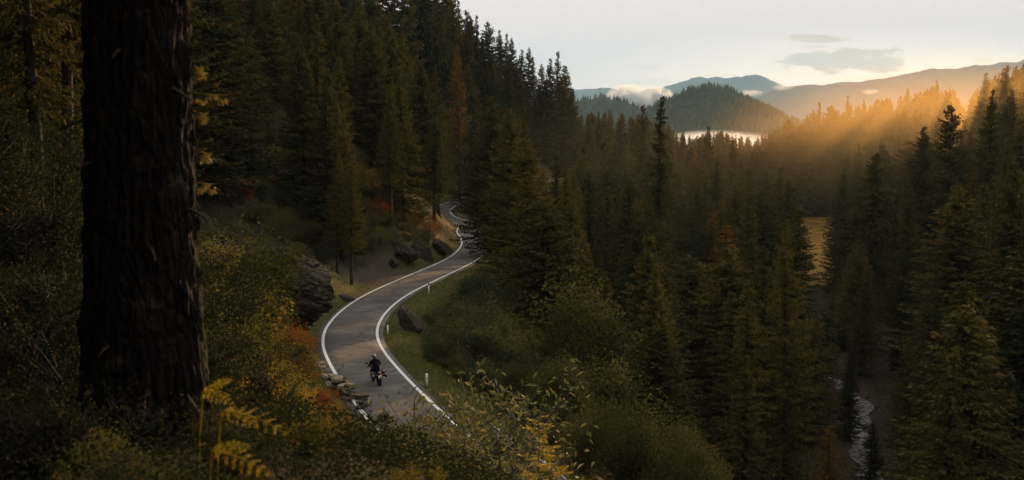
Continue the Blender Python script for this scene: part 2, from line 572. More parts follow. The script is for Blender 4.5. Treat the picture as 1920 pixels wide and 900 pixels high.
tag(link("road", strip("road", [-3.05, -2.75, -1.3, 0, 1.3, 2.75, 3.05], [-.30, 0, .03, .045, .03, 0, -.30]), m), kind="structure")
m, n, b = material("white_road_paint", .6, .4)
P = n.pos()
w = n.ramp(n.noise(2.6, 6, .7, P), [(.28, (.22, .20, .18)), (.42, (.66, .64, .60)), (.7, (.80, .78, .75))])
n.put(b.inputs["Base Color"], w)
for sgn in (-1, 1):
    o0, o1 = (-2.42, -2.18) if sgn < 0 else (2.18, 2.42)
    za = .045 * (1 - abs(o0) / 2.75) + .012
    zb = .045 * (1 - abs(o1) / 2.75) + .012
    tag(link("road_marking", strip("road_marking", [o0, (o0 + o1) / 2, o1], [za, (za + zb) / 2 + .002, zb]), m), kind="structure")

# creek
cy_ = CRK[(CRK[:, 1] > 12) & (CRK[:, 1] < 515)]
tt = np.gradient(cy_, axis=0); tt /= np.linalg.norm(tt, axis=1)[:, None]
nn_ = np.stack([tt[:, 1], -tt[:, 0]], 1)
wd = 1.0 + .4 * np.sin(np.arange(len(cy_)) * .9)
zc = terrain(cy_[:, 0], cy_[:, 1]) + .30
zc = np.convolve(np.pad(zc, 3, mode="edge"), np.ones(7) / 7, "valid")
V = np.stack([np.column_stack([cy_ - nn_ * wd[:, None], zc]), np.column_stack([cy_, zc + .01]), np.column_stack([cy_ + nn_ * wd[:, None], zc])], 1)
k_ = 3; m_ = len(V)
a, c = np.meshgrid(np.arange(m_ - 1), np.arange(2), indexing="ij")
m, n, b = material("creek_water", .12, .6)
P = n.pos()
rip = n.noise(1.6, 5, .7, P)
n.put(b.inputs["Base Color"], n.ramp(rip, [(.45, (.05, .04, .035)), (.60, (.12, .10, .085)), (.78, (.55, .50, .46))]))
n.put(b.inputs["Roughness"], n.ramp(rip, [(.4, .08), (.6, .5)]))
bump(n, b, rip, .9, .3)
tag(link("water", mesh_np("water", V.reshape(-1, 3), np.stack([a * 3 + c, a * 3 + c + 1, (a + 1) * 3 + c + 1, (a + 1) * 3 + c], -1).reshape(-1, 4), True), m), kind="structure")

# ------------------------------------------------------------------ far hills and mountains
def ridge(name, pts, Y, depth, zbase, m, nseg=160, rows=26, rough=.0, seed=0, back=1.0, lean=0.0):
    """A hill whose crest runs through the given picture points at distance Y."""
    px = np.array([p[0] for p in pts], float)
    w_ = np.array([at(p[0], p[1], Y) for p in pts])
    kf = max(1.0, Y / 11000)
    xs = np.linspace(w_[0, 0], w_[-1, 0], nseg)
    zs = np.interp(xs, w_[:, 0], w_[:, 2])
    zs = np.convolve(np.pad(zs, 2, mode="edge"), np.ones(5) / 5, "valid")
    ts = np.linspace(-1, back, rows)
    X, T = np.meshgrid(xs, ts)
    Zc = np.broadcast_to(zs, X.shape)
    prof = np.where(T < 0, (1 - np.abs(T)) ** 1.15 * .85 + .15 * (1 - T ** 2), 1 - T ** 2 * .9)
    Yy = Y + T * depth + lean * (X - xs.mean())
    nz_ = noise2(X, Yy, depth * .5, 5, seed) * rough * (np.abs(T) ** .7)
    Zz = zbase + (Zc - zbase) * prof + nz_ * (Zc - zbase) * .55 + noise2(X, Yy, depth * .12, 3, seed + 2) * rough * (Zc - zbase) * .06
    ny_, nx_ = X.shape
    i, j = np.meshgrid(np.arange(ny_ - 1), np.arange(nx_ - 1), indexing="ij")
    Qs = np.stack([i * nx_ + j, i * nx_ + j + 1, (i + 1) * nx_ + j + 1, (i + 1) * nx_ + j], -1).reshape(-1, 4)
    me_ = mesh_np(name, np.stack([X, Yy, Zz], -1).reshape(-1, 3), Qs, True)
    return tag(link(name, me_, m), kind="structure"), (X, Yy, Zz)


m, n, b = material("wooded_hillside", .95, .1)
P = n.pos()
f = n.noise(.012, 8, .7, P)
n.put(b.inputs["Base Color"], n.ramp(f, [(.35, (.018, .026, .014)), (.55, (.040, .042, .018)), (.75, (.085, .070, .030))]))
M["hill"] = m
m, n, b = material("distant_slopes", .95, .1)
P = n.pos()
f = n.noise(.0022, 9, .7, P, .5)
n.put(b.inputs["Base Color"], n.ramp(f, [(.35, (.020, .030, .028)), (.55, (.040, .048, .040)), (.75, (.09, .085, .070))]))
M["mountain"] = m

_, HA = ridge("hill", [(1150, 262), (1205, 216), (1240, 196), (1270, 183), (1300, 169), (1330, 163), (1350, 165), (1380, 176), (1420, 193), (1450, 208), (1475, 222), (1560, 262)], 3000, 420, -210, M["hill"], rough=.35, seed=1)
_, HB = ridge("hill", [(960, 215), (1065, 192), (1100, 187), (1130, 185), (1160, 188), (1190, 198), (1216, 214), (1250, 236), (1300, 262)], 3600, 420, -230, M["hill"], rough=.3, seed=2)
ridge("mountains", [(600, 150), (900, 172), (1040, 170), (1062, 166), (1100, 168), (1140, 166), (1170, 172), (1200, 172), (1240, 165), (1270, 157), (1300, 150), (1340, 145), (1380, 143), (1405, 139), (1425, 140), (1440, 147), (1455, 155), (1480, 163), (1560, 190), (1640, 220)], 19000, 2600, -420, M["mountain"], 260, 30, .35, 3)
ridge("mountains", [(1290, 236), (1380, 204), (1430, 182), (1475, 163), (1500, 160), (1560, 157), (1620, 152), (1680, 143), (1740, 134), (1800, 127), (1860, 120), (1920, 111), (2040, 98), (2300, 80)], 13000, 2200, -400, M["mountain"], 260, 30, .30, 4)

# trees on the far hills: thousands of them, read as one mass
rs = np.random.RandomState(11)
mb = MB()
for (X, Y_, Z), cnt in ((HA, 5200), (HB, 2600)):
    hx = X[0]
    fi = rs.uniform(0, X.shape[0] - 1.001, cnt) * rs.choice([1, .62], cnt)
    fi = np.clip(fi, 0, X.shape[0] - 1.001)
    fj = rs.uniform(0, X.shape[1] - 1.001, cnt)
    i, j = fi.astype(int), fj.astype(int)
    a, c = (fi - i), (fj - j)
    def bil(A): return A[i, j] * (1 - a) * (1 - c) + A[i + 1, j] * a * (1 - c) + A[i, j + 1] * (1 - a) * c + A[i + 1, j + 1] * a * c
    p = np.stack([bil(X), bil(Y_), bil(Z)], -1)
    h = rs.uniform(11, 22, cnt); r = h * rs.uniform(.16, .24, cnt)
    sides = 6
    an = np.arange(sides) / sides * 6.283 + rs.uniform(0, 6, (cnt, 1))
    jr = r[:, None] * rs.uniform(.7, 1.2, (cnt, sides))
    ring = np.stack([p[:, 0:1] + np.cos(an) * jr, p[:, 1:2] + np.sin(an) * jr, np.broadcast_to(p[:, 2:3] + h[:, None] * .05, an.shape) + rs.uniform(-1, 1, an.shape)], -1)
    tip = p + np.stack([np.zeros(cnt), np.zeros(cnt), h], -1)
    V = np.concatenate([ring, tip[:, None]], 1)
    b0 = np.arange(cnt)[:, None] * (sides + 1)
    s_ = np.arange(sides)
    T = np.stack([b0 + s_, b0 + (s_ + 1) % sides, np.broadcast_to(b0 + sides, (cnt, sides))], -1).reshape(-1, 3)
    mb.add(V.reshape(-1, 3), None, T)
M["far_green"] = leafy("far_conifers", [(0.0, (.014, .026, .013)), (.6, (.030, .042, .017)), (1.0, (.060, .062, .022))], .1, .7, .1, .1)
tag(link("distant_forest", mb.mesh("distant_forest"), M["far_green"]), kind="stuff")

# ------------------------------------------------------------------ plants: builders
def diamonds(mb, p, d, length, width, rs, droop=0.0):
    """One leaf (a folded rhombus) per point p along direction d."""
    n_ = len(p)
    d = d / (np.linalg.norm(d, axis=1)[:, None] + 1e-9)
    r = rs.normal(size=(n_, 3))
    w = np.cross(d, r); w /= np.linalg.norm(w, axis=1)[:, None] + 1e-9
    up = np.cross(w, d)
    L, Wd = np.broadcast_to(length, (n_,))[:, None], np.broadcast_to(width, (n_,))[:, None]
    mid = p + d * L * .5 + up * L * .06
    tip = p + d * L + np.array([0, 0, -1.0]) * L * droop
    V = np.stack([p, mid + w * Wd * .5, tip, mid - w * Wd * .5], 1).reshape(-1, 3)
    mb.add(V, np.arange(n_ * 4).reshape(-1, 4))


def spruce_meshes(seed, Ht, R, bare=.08, gaps=.12, spacing=.42, ragged=.35, twig=.42, tw=.12, droop=.35, up=.5, power=.85, mat="spruce", name="spruce"):
    rs = np.random.RandomState(seed)
    mb = MB()
    bk = MB()
    zz = np.linspace(-.6, Ht, 14)
    base_r = Ht * .0125 + .04
    wob = np.cumsum(rs.normal(0, .02, (14, 2)), 0)
    wob[:2] = 0
    bk.tube(np.column_stack([wob, zz]), np.maximum(.012, base_r * (1 - zz / Ht) ** .85 * np.where(zz < .4, 1.25, 1)), 8)
    zb = Ht * bare
    z = zb
    while z < Ht * .992:
        t = (z - zb) / (Ht - zb)
        nb = rs.randint(5, 8) if t < .9 else rs.randint(3, 6)
        prof = (1 - t) ** power * min(1, .62 + t * 3.2)
        for _ in range(nb):
            if rs.rand() < gaps: continue
            L = max(.22, R * prof * rs.uniform(1 - ragged, 1.12))
            az = rs.uniform(0, 6.283)
            s = np.arange(.12, 1.0001, .26 / max(L, .26))
            if len(s) < 2: s = np.array([.3, 1.0])
            el = up * (t - .45) * 1.4 + rs.normal(0, .1)
            rr = s * L
            hz = z + rr * math.tan(np.clip(el, -.6, .9)) - droop * L * .55 * s * (1 - s) * 2 + .10 * L * s ** 3 - droop * .25 * L * s
            ca, sa = math.cos(az), math.sin(az)
            P_ = np.column_stack([ca * rr, sa * rr, hz])
            x0 = np.interp(z, zz, wob[:, 0]); y0 = np.interp(z, zz, wob[:, 1])
            P_[:, 0] += x0; P_[:, 1] += y0
            if L > 1.1:
                bk.tube(np.vstack([[x0, y0, z], P_[::max(1, len(P_) // 3)]]), np.linspace(.035, .008, 1 + len(P_[::max(1, len(P_) // 3)])), 3, False)
            for sd in (-1, 1, 0, 0):
                q = P_ + rs.normal(0, .05, P_.shape)
                if sd:
                    a_ = az + sd * rs.uniform(.5, 1.1, len(s))
                    dv = np.column_stack([np.cos(a_), np.sin(a_), rs.uniform(-.55, .12, len(s)) - droop * .3])
                    ln = twig * (.55 + .55 * min(L, 2.2) / 2.2) * rs.uniform(.6, 1.25, len(s)) * (1.05 - s * .45)
                else:
                    a_ = az + rs.normal(0, .5, len(s))
                    dv = np.column_stack([np.cos(a_) * .6, np.sin(a_) * .6, rs.uniform(-1.1, .25, len(s))])
                    ln = twig * .75 * rs.uniform(.5, 1.2, len(s))
                diamonds(mb, q, dv, ln, tw * rs.uniform(.7, 1.4, len(s)) * (1 + .3 * (ln > .4)), rs, .12)
        z += spacing * rs.uniform(.7, 1.3) * (.6 + .4 * (1 - t))
    q = np.column_stack([np.full(6, wob[-1, 0]), np.full(6, wob[-1, 1]), np.linspace(Ht * .97, Ht, 6)])
    diamonds(mb, q, np.column_stack([rs.normal(0, .4, 6), rs.normal(0, .4, 6), np.ones(6)]), .35, .08, rs)
    cm, tm = mb.mesh(name + "_crown"), bk.mesh(name + "_trunk", True)
    cm.materials.append(M[mat]); tm.materials.append(M["bark"])
    return cm, tm, Ht, R


def branching(rs, stems, height, spread, upright, sub=6, leaf_from=.35):
    """Stems and twigs of a shrub: returns list of (points, radii) and leaf sites (p, d)."""
    tubes, lp, ld = [], [], []
    for k_ in range(stems):
        az = rs.uniform(0, 6.283)
        out = spread * rs.uniform(.3, 1.0)
        hh = height * rs.uniform(.6, 1.0)
        t = np.linspace(0, 1, 7)
        bend = t ** (1.0 + upright)
        P_ = np.column_stack([np.cos(az) * out * bend, np.sin(az) * out * bend, hh * (t - .18 * (1 - upright * .4) * t ** 2)]) + np.cumsum(rs.normal(0, .02 * height, (7, 3)), 0) * t[:, None]
        P_ += np.array([rs.normal(0, .06 * spread), rs.normal(0, .06 * spread), -.12])
        r0 = .008 + .009 * height * rs.uniform(.5, 1)
        tubes.append((P_, np.linspace(r0, .004, 7)))
        for s_ in range(sub):
            tt_ = rs.uniform(.25, 1.0)
            i_ = min(int(tt_ * 6), 5)
            p0 = P_[i_] + (P_[i_ + 1] - P_[i_]) * (tt_ * 6 - i_)
            a2 = rs.uniform(0, 6.283)
            L = height * rs.uniform(.14, .38)
            d0 = np.array([math.cos(a2), math.sin(a2), rs.uniform(.0, 1.1)]); d0 /= np.linalg.norm(d0)
            u = np.linspace(0, 1, 5)[:, None]
            Q_ = p0 + d0 * L * u + np.array([0, 0, .18 * L]) * u ** 2 + rs.normal(0, .02 * L, (5, 3))
            tubes.append((Q_, np.linspace(r0 * .45, .002, 5)))
            nl = 4
            for j in range(nl):
                ts = rs.uniform(.1, 1.0, 3)
                pp = p0 + d0 * L * ts[:, None] + np.array([0, 0, .18 * L]) * ts[:, None] ** 2
                lp.append(pp); ld.append(d0[None] * .7 + rs.normal(0, .65, (3, 3)))
        ts = rs.uniform(leaf_from, 1.0, 10)
        ii_ = np.minimum((ts * 6).astype(int), 5)
        pp = P_[ii_] + (P_[ii_ + 1] - P_[ii_]) * (ts * 6 - ii_)[:, None]
        lp.append(pp); ld.append(rs.normal(0, .7, (10, 3)) + np.array([0, 0, .3]))
    return tubes, np.vstack(lp), np.vstack(ld)


def shrub_meshes(seed, mat, height=2.0, spread=1.2, upright=.6, stems=16, sub=12, leaf=.075, lw_=.035, per=1, name="shrub"):
    rs = np.random.RandomState(seed)
    tubes, lp, ld = branching(rs, stems, height, spread, upright, sub)
    sb, lb = MB(), MB()
    for P_, r in tubes:
        sb.tube(P_, r, 4, False)
    for _ in range(per):
        diamonds(lb, lp + rs.normal(0, leaf * .8, lp.shape), ld + rs.normal(0, .3, ld.shape), leaf * rs.uniform(.6, 1.3, len(lp)), lw_ * rs.uniform(.7, 1.3, len(lp)), rs, .15)
    lm, sm = lb.mesh(name + "_leaves"), sb.mesh(name + "_stems")
    lm.materials.append(M[mat]); sm.materials.append(M["twig"])
    return lm, sm, height, spread


def bush_meshes(seed, mat, height=3.0, rx=1.6, clumps=34, per=110, leaf=.12, lw_=.06, tall=.72, name="bush"):
    """A rounded bush: leaf clumps on a skeleton of rising stems, with gaps between the clumps."""
    rs = np.random.RandomState(seed)
    lb, sb = MB(), MB()
    for k_ in range(clumps):
        a_ = rs.uniform(0, 6.283)
        u = rs.uniform(.05, 1.0)
        hz = height * (.18 + .76 * u)
        prof = math.sqrt(max(.03, 1 - ((u - .35) / .68) ** 2))
        rr = rx * prof * rs.uniform(.45, 1.0)
        c_ = np.array([math.cos(a_) * rr, math.sin(a_) * rr, hz + rs.normal(0, .06 * height)])
        t_ = np.linspace(0, 1, 6)[:, None]
        P_ = np.array([rs.normal(0, .12), rs.normal(0, .12), -.1]) * (1 - t_) + c_ * np.concatenate([t_ ** 1.5, t_ ** 1.5, t_ ** .8], 1)
        sb.tube(P_, np.linspace(.012 + .006 * height, .004, 6), 4, False)
        sp = height * rs.uniform(.055, .11)
        n_ = int(per * rs.uniform(.6, 1.3))
        q = c_ + rs.normal(0, 1, (n_, 3)) * np.array([sp, sp, sp * tall * 1.5])
        out_ = q - np.array([0, 0, height * .3])
        out_ /= np.linalg.norm(out_, axis=1)[:, None]
        diamonds(lb, q, out_ * .7 + rs.normal(0, .6, (n_, 3)) + np.array([0, 0, .2]), leaf * rs.uniform(.6, 1.25, n_), lw_ * rs.uniform(.7, 1.3, n_), rs, .15)
    lm, sm = lb.mesh(name + "_leaves"), sb.mesh(name + "_stems")
    lm.materials.append(M[mat]); sm.materials.append(M["twig"])
    return lm, sm, height, rx


# ------------------------------------------------------------------ what must stay in sight: road, verge, rocks, skyline
GW, GH, GS = 480, 225, 4.0


def poly_mask(pts):
    yy, xx = np.mgrid[0:GH, 0:GW]
    xx = xx * GS + GS / 2; yy = yy * GS + GS / 2
    ins = np.zeros((GH, GW), bool)
    x0, y0 = pts[-1]
    for x1, y1 in pts:
        cond = ((y1 > yy) != (y0 > yy)) & (xx < (x0 - x1) * (yy - y1) / ((y0 - y1) or 1e-9) + x1)
        ins ^= cond
        x0, y0 = x1, y1
    return ins


KEEP = np.zeros((GH, GW), bool)
for pl in (
    [(596, 640), (605, 690), (690, 800), (850, 800), (790, 730), (732, 655), (727, 600), (760, 560), (830, 532), (868, 512), (874, 480), (884, 460), (880, 440), (872, 412), (840, 402), (838, 412), (850, 428), (864, 450), (855, 475), (800, 500), (700, 540), (620, 590)],
    [(725, 640), (850, 720), (940, 780), (1010, 850), (1040, 880), (960, 840), (850, 780), (800, 740), (730, 660)],
    [(735, 575), (790, 570), (795, 620), (745, 620)],
    [(480, 470), (560, 475), (630, 520), (640, 575), (600, 600), (560, 600), (500, 560)],
    [(660, 520), (700, 508), (800, 495), (855, 470), (862, 450), (835, 452), (790, 470), (740, 490)],
    [(1505, 412), (1550, 412), (1558, 440), (1548, 490), (1530, 520), (1518, 450)],
    [(1626, 715), (1660, 712), (1652, 760), (1626, 785)],
    [(1000, 235), (1050, 268), (1085, 300), (1030, 320), (1005, 300)],
    [(790, 530), (850, 520), (860, 560), (800, 570)],
):
    KEEP |= poly_mask(pl)
SKY_X = [-50, 845, 862, 900, 935, 985, 1010, 1045, 1062, 1068, 1085, 1110, 1150, 1200, 1260, 1300, 1345, 1390, 1430, 1470, 1530, 1560, 1620, 1680, 1750, 1790, 1812, 1830, 1870, 1920, 2000]
SKY_Y = [-400, -60, 10, 40, 70, 95, 110, 95, 150, 205, 215, 205, 205, 212, 225, 255, 240, 255, 250, 225, 200, 195, 190, 178, 160, 165, 205, 165, 135, 118, 100]


def sky_y(px):
    return np.interp(px, SKY_X, SKY_Y)


# ------------------------------------------------------------------ trees: where they stand
rs = np.random.RandomState(21)
VAR = [
    spruce_meshes(1, 26, 5.2, twig=.52, tw=.16, name="spruce"),
    spruce_meshes(2, 28, 4.8, gaps=.2, ragged=.5, twig=.52, tw=.16, name="spruce"),
    spruce_meshes(3, 24, 5.8, power=.62, ragged=.35, twig=.55, tw=.17, name="spruce"),
    spruce_meshes(4, 30, 4.6, bare=.30, power=.7, twig=.52, tw=.16, gaps=.16, name="spruce"),
    spruce_meshes(5, 22, 5.0, bare=.04, power=.75, twig=.5, tw=.16, spacing=.38, name="spruce"),
    spruce_meshes(6, 33, 4.2, gaps=.3, twig=.52, tw=.15, ragged=.6, bare=.2, name="spruce"),
]
FORM = ["even conical", "narrow ragged", "broad bushy", "bare-stemmed", "dense full-skirted", "thin gappy"]
BIG = spruce_meshes(7, 26, 5.6, gaps=.14, ragged=.45, spacing=.46, twig=.5, tw=.10, power=.95, name="spruce")
LARCH = [spruce_meshes(8, 24, 4.0, gaps=.3, ragged=.5, mat="larch", droop=.2, name="larch"), spruce_meshes(9, 20, 3.6, gaps=.3, ragged=.5, mat="larch", droop=.1, name="larch")]

cand = []                                              # (x, y, kind, scale, hand label)
def hand(px, top, Y, kind, label=None, x=None, wide=1.0):
    d = ray(px, top)
    X = d[0] * Y
    z = float(terrain(np.array([X]), np.array([Y]))[0])
    Ht = d[2] * Y - z
    cand.append(dict(x=X, y=Y, z=z, h=Ht, kind=kind, label=label, hand=True, wide=wide))

hand(1237, 172, 150, ("s", 5), "very tall thin spruce whose bare-tipped spire rises before the rounded hill")
hand(918, 180, 166, ("s", 2), "dark spruce whose low boughs overhang the bend of the road", wide=1.15)
hand(942, 205, 176, ("s", 4), "tall spruce close behind the one overhanging the road bend")
hand(980, 200, 190, ("s", 1), "slim spruce in front of the bare brown cutting on the spur")
hand(1490, 402, 98, ("b", 0), "large open-branched spruce with pale twig tips in front of the orange meadow")
hand(1752, 492, 96, ("b", 0), "broad dark spruce with pale-tipped boughs beside the glinting creek")
hand(1243, 545, 102, ("s", 2), "dark bushy spruce below the pine with the twisted limbs")
hand(1145, 505, 112, ("s", 4), "short dense spruce behind the yellowing alder")
hand(1405, 318, 190, ("s", 1), "tall olive spruce standing left of the orange meadow")
hand(1700, 440, 150, ("s", 1), "slender spruce behind the broad dark one by the creek")
hand(1640, 285, 205, ("s", 2), "tall spruce standing out dark before the golden mist")
hand(1735, 235, 240, ("s", 0), "dark spruce with ragged top breaking the misty skyline")
hand(1330, 235, 330, ("s", 0), "dark pointed spruce in front of the white valley cloud")
hand(1372, 262, 320, ("s", 4), "small dark spruce directly below the white valley cloud")
hand(1580, 325, 235, ("s", 4), "spruce rising at the right edge of the orange meadow")
hand(1140, 205, 380, ("s", 0), "dark spruce below the low wooded hill, tallest of its clump")
hand(1165, 212, 385, ("s", 4), "dark spruce beside the tallest one under the low wooded hill")
hand(1110, 262, 330, ("s", 4), "sunlit yellow-green young spruce before the dark clump")
hand(1199, 195, 300, ("s", 1), "tall spruce just left of the thin spire")
hand(635, 192, 138, ("s", 2), "large dark green spruce above the gravel lay-by")
hand(1045, 95, 395, ("s", 1), "tall spruce at the tip of the spur against bright sky")
hand(1015, 118, 398, ("s", 3), "bare-stemmed spruce second from the tip of the spur")
hand(990, 88, 405, ("s", 3), "bare-stemmed tall spruce above the brown cutting")
hand(960, 70, 400, ("s", 3), "spruce on the spur with long bare stem, before the sky")
hand(1755, 150, 430, ("s", 0), "golden backlit spruce at the top of the misty slope")
hand(1700, 165, 430, ("s", 4), "golden hazy spruce left of the one at the slope top")
hand(1590, 178, 440, ("s", 1), "hazy pointed spruce on the golden skyline")
hand(1620, 185, 440, ("s", 0), "hazy spruce on the golden skyline before the long mountain")
hand(1538, 190, 430, ("s", 1), "slim dark spruce pair-mate on the skyline below the long cloud")
hand(1846, 135, 370, ("s", 0), "tall pale spruce in sun rays at the foot of the mountain end")
hand(1890, 122, 350, ("s", 2), "tall spruce highest on the right-hand slope")
hand(1790, 195, 235, ("s", 2), "dark spruce before the pale sunlit ones on the right-hand slope")
hand(1860, 165, 230, ("s", 0), "dark tall spruce on the right-hand slope under the mountain")
hand(1906, 300, 130, ("s", 4), "nearest dark spruce at the edge of the right-hand slope")
hand(1820, 400, 135, ("s", 1), "dark spruce on the right-hand slope above the broad creekside one")
for k_, (px_, top_, Y_, v_) in enumerate(((1060, 122, 392, 4), (1052, 140, 386, 2), (1032, 108, 396, 0), (1024, 150, 388, 2), (1003, 105, 402, 1), (1010, 160, 392, 4), (978, 92, 400, 0), (985, 150, 396, 2), (968, 110, 392, 4), (945, 62, 398, 1), (952, 120, 388, 2), (930, 55, 395, 0), (918, 40, 398, 2), (936, 110, 380, 4), (905, 60, 385, 0), (890, 28, 392, 1), (1068, 165, 384, 4))):
    hand(px_, top_, Y_, ("s", v_), None)
hand(1634, 792, 108, ("s", 4), "small dark spruce hiding the lower end of the glinting creek", wide=1.5)
hand(1598, 650, 122, ("s", 0), "dark spruce between the open-branched one and the creek")
hand(1705, 630, 118, ("s", 4), "dark spruce at the creek's edge under the broad one")
hand(1528, 300, 415, ("s", 0), None)
hand(1556, 285, 420, ("s", 2), None)
hand(1506, 310, 408, ("s", 4), None)
hand(1542, 345, 400, ("s", 4), None)
hand(1575, 330, 405, ("s", 1), None)
for px_, top_, Y_, v_ in ((700, -70, 300, 0), (722, -50, 330, 2), (745, -60, 320, 4), (768, -40, 345, 0), (788, -50, 335, 2), (808, -35, 360, 4), (824, -40, 350, 0), (836, -22, 372, 2), (848, -12, 362, 4), (842, -30, 400, 0), (862, 0, 405, 1), (880, 18, 402, 2), (852, 40, 380, 4), (872, 62, 385, 0)):
    hand(px_, top_, Y_, ("s", v_), None)
for px_, top_, Y_, v_ in ((1562, 535, 190, 0), (1585, 560, 170, 4), (1548, 585, 152, 2), (1690, 585, 158, 0), (1612, 590, 178, 1), (1668, 555, 196, 2), (1705, 660, 136, 4), (1590, 690, 140, 4), (1640, 560, 205, 0), (1500, 600, 120, 4), (1780, 600, 120, 2)):
    hand(px_, top_, Y_, ("s", v_), None, wide=1.3)
hand(860, 82, 300, ("l", 0), "rusty larch standing among green spruces below the ridge")
hand(1345, 300, 240, ("s", 0), "spruce behind the pine with the twisted limbs")
hand(1090, 300, 245, ("s", 0), "spruce in the valley below the road's far curve")
hand(1040, 290, 215, ("s", 1), "slim spruce below the brown cutting, rising from the valley side")
hand(655, 300, 124, ("s", 3), "spruce with a thin bare trunk behind the boulder")
hand(628, 285, 124, ("s", 3), "thinner bare-trunked spruce beside the boulder")

cell = 7.3
xs_, ys_ = np.arange(-150, 230, cell), np.arange(22, 560, cell)
CX, CY = np.meshgrid(xs_, ys_)
CX = (CX + rs.uniform(-.48, .48, CX.shape) * cell).ravel(); CY = (CY + rs.uniform(-.48, .48, CY.shape) * cell).ravel()
cd, cz, _ = road_rel(CX, CY)
tz = terrain(CX, CY)
cpx, cpy = proj(CX, np.maximum(CY, 1), tz)
crk = np.interp(CY, CRK[:, 1], CRK[:, 0])
ok = (cpx > -260) & (cpx < 2200) & (np.abs(CX - crk) > 3.8)
ok &= np.where(cd < 0, cd < -np.interp(CY, [0, 60, 105, 130, 200, 600], [22, 19, 15, 9, 5.5, 6]), cd > np.interp(CY, [0, 60, 90, 140, 170, 300], [30, 26, 17, 8.5, 5.5, 6]))
mead = (np.abs(CX - .277 * CY) < .020 * CY) & (CY > 235) & (CY < 385)
ok &= ~mead & (CY > np.where(cd < 0, 34, 45))
nn = noise2(CX, CY, 45, 3, 4)
ok &= rs.rand(len(CX)) < np.clip(.80 + .35 * nn, .3, .97) * np.where(cd > 0, .82, 1)
X2, Y2 = np.meshgrid(np.arange(24, 215, 5.2), np.arange(345, 520, 5.2))
X2 = (X2 + rs.uniform(-2.4, 2.4, X2.shape)).ravel(); Y2 = (Y2 + rs.uniform(-2.4, 2.4, Y2.shape)).ravel()
D2, _, _ = road_rel(X2, Y2)
ok2 = (D2 > 6) & ~((np.abs(X2 - .277 * Y2) < .022 * Y2) & (Y2 < 388)) & (rs.rand(len(X2)) < .6)
CX, CY, cd, ok = np.concatenate([CX, X2]), np.concatenate([CY, Y2]), np.concatenate([cd, D2]), np.concatenate([ok, ok2])
tz = terrain(CX, CY)
for i in np.where(ok)[0]:
    if rs.rand() < (.035 if cd[i] < 0 else .05): kd = ("l", rs.randint(2))
    else: kd = ("s", rs.choice(6, p=[.22, .2, .18, .12, .18, .10]))
    h0 = rs.uniform(16, 30) if cd[i] < 0 else 11 + 18 * rs.rand() ** .8
    if 330 < CY[i] < 520 and cd[i] < 0: h0 *= 1.1
    cand.append(dict(x=CX[i], y=CY[i], z=tz[i], h=h0, kind=kd, label=None, hand=False, wide=rs.uniform(1.0, 1.45) if cd[i] < 0 else rs.uniform(1.15, 1.95)))


def mesh_of(kind):
    return VAR[kind[1]] if kind[0] == "s" else BIG if kind[0] == "b" else LARCH[kind[1]]


def top_drop(px, Y):
    """The valley's nearer trees stand lower in it than the farther ones."""
    if px < 1066: return 0
    return float(np.interp(Y, [90, 150, 210, 290, 340], [250, 150, 80, 45, 0])) * (.62 if px > 1690 else 1.0)


buf = np.full((GH, GW), -1, int)
cand.sort(key=lambda c_: c_["y"])
kept = []
hands = [(c_["x"], c_["y"]) for c_ in cand if c_["hand"]]
for c_ in cand:
    mm = mesh_of(c_["kind"])
    for attempt in range(3):
        bx, by = proj(c_["x"], c_["y"], c_["z"])
        tx, ty = proj(c_["x"], c_["y"], c_["z"] + c_["h"])
        lim = sky_y(tx) + top_drop(tx, c_["y"])
        if c_["hand"] or ty > lim: break
        c_["h"] *= .8
    if not c_["hand"]:
        if ty < lim or c_["h"] < 8: continue
        if any((c_["x"] - hx) ** 2 + (c_["y"] - hy) ** 2 < 9 for hx, hy in hands): continue
    s_ = c_["h"] / mm[2]
    rpx = mm[3] * s_ * c_["wide"] * F / c_["y"]
    rows = np.arange(max(0, int(ty / GS)), min(GH, int(by / GS) + 1))
    seen, cover, spans = 0, 0, []
    for r_ in rows:
        f_ = np.clip((r_ * GS + 2 - ty) / max(by - ty, 1), 0, 1)
        wv = rpx * min(1, f_ * 1.15) * .85
        if f_ > .93: wv = 2
        a_, b_ = int((tx + (bx - tx) * f_ - wv) / GS), int((tx + (bx - tx) * f_ + wv) / GS) + 1
        a_, b_ = max(0, a_), min(GW, b_)
        if a_ < b_:
            spans.append((r_, a_, b_))
            cover += KEEP[r_, a_:b_].sum()
    if not c_["hand"] and cover > 1: continue
    for r_, a_, b_ in spans:
        sl = buf[r_, a_:b_]
        seen += (sl < 0).sum()
        sl[sl < 0] = len(kept)
    c_["seen"], c_["tx"], c_["ty"] = seen, float(tx), float(ty)
    kept.append(c_)

order = sorted(kept, key=lambda c_: -(c_["seen"] + (1e6 if c_["hand"] else 0)))
order = [c_ for c_ in order if c_["seen"] > 0 or c_["hand"]]
SPR = [c_ for c_ in order if c_["kind"][0] in "sb"]
LAR = [c_ for c_ in order if c_["kind"][0] == "l"]
singles, rest = SPR[:292], SPR[292:]
hidden = [c_ for c_ in kept if c_["seen"] == 0 and not c_["hand"]]
print("trees", len(kept), "singles", len(singles), "rest", len(rest), "larch", len(LAR), "hidden", len(hidden))

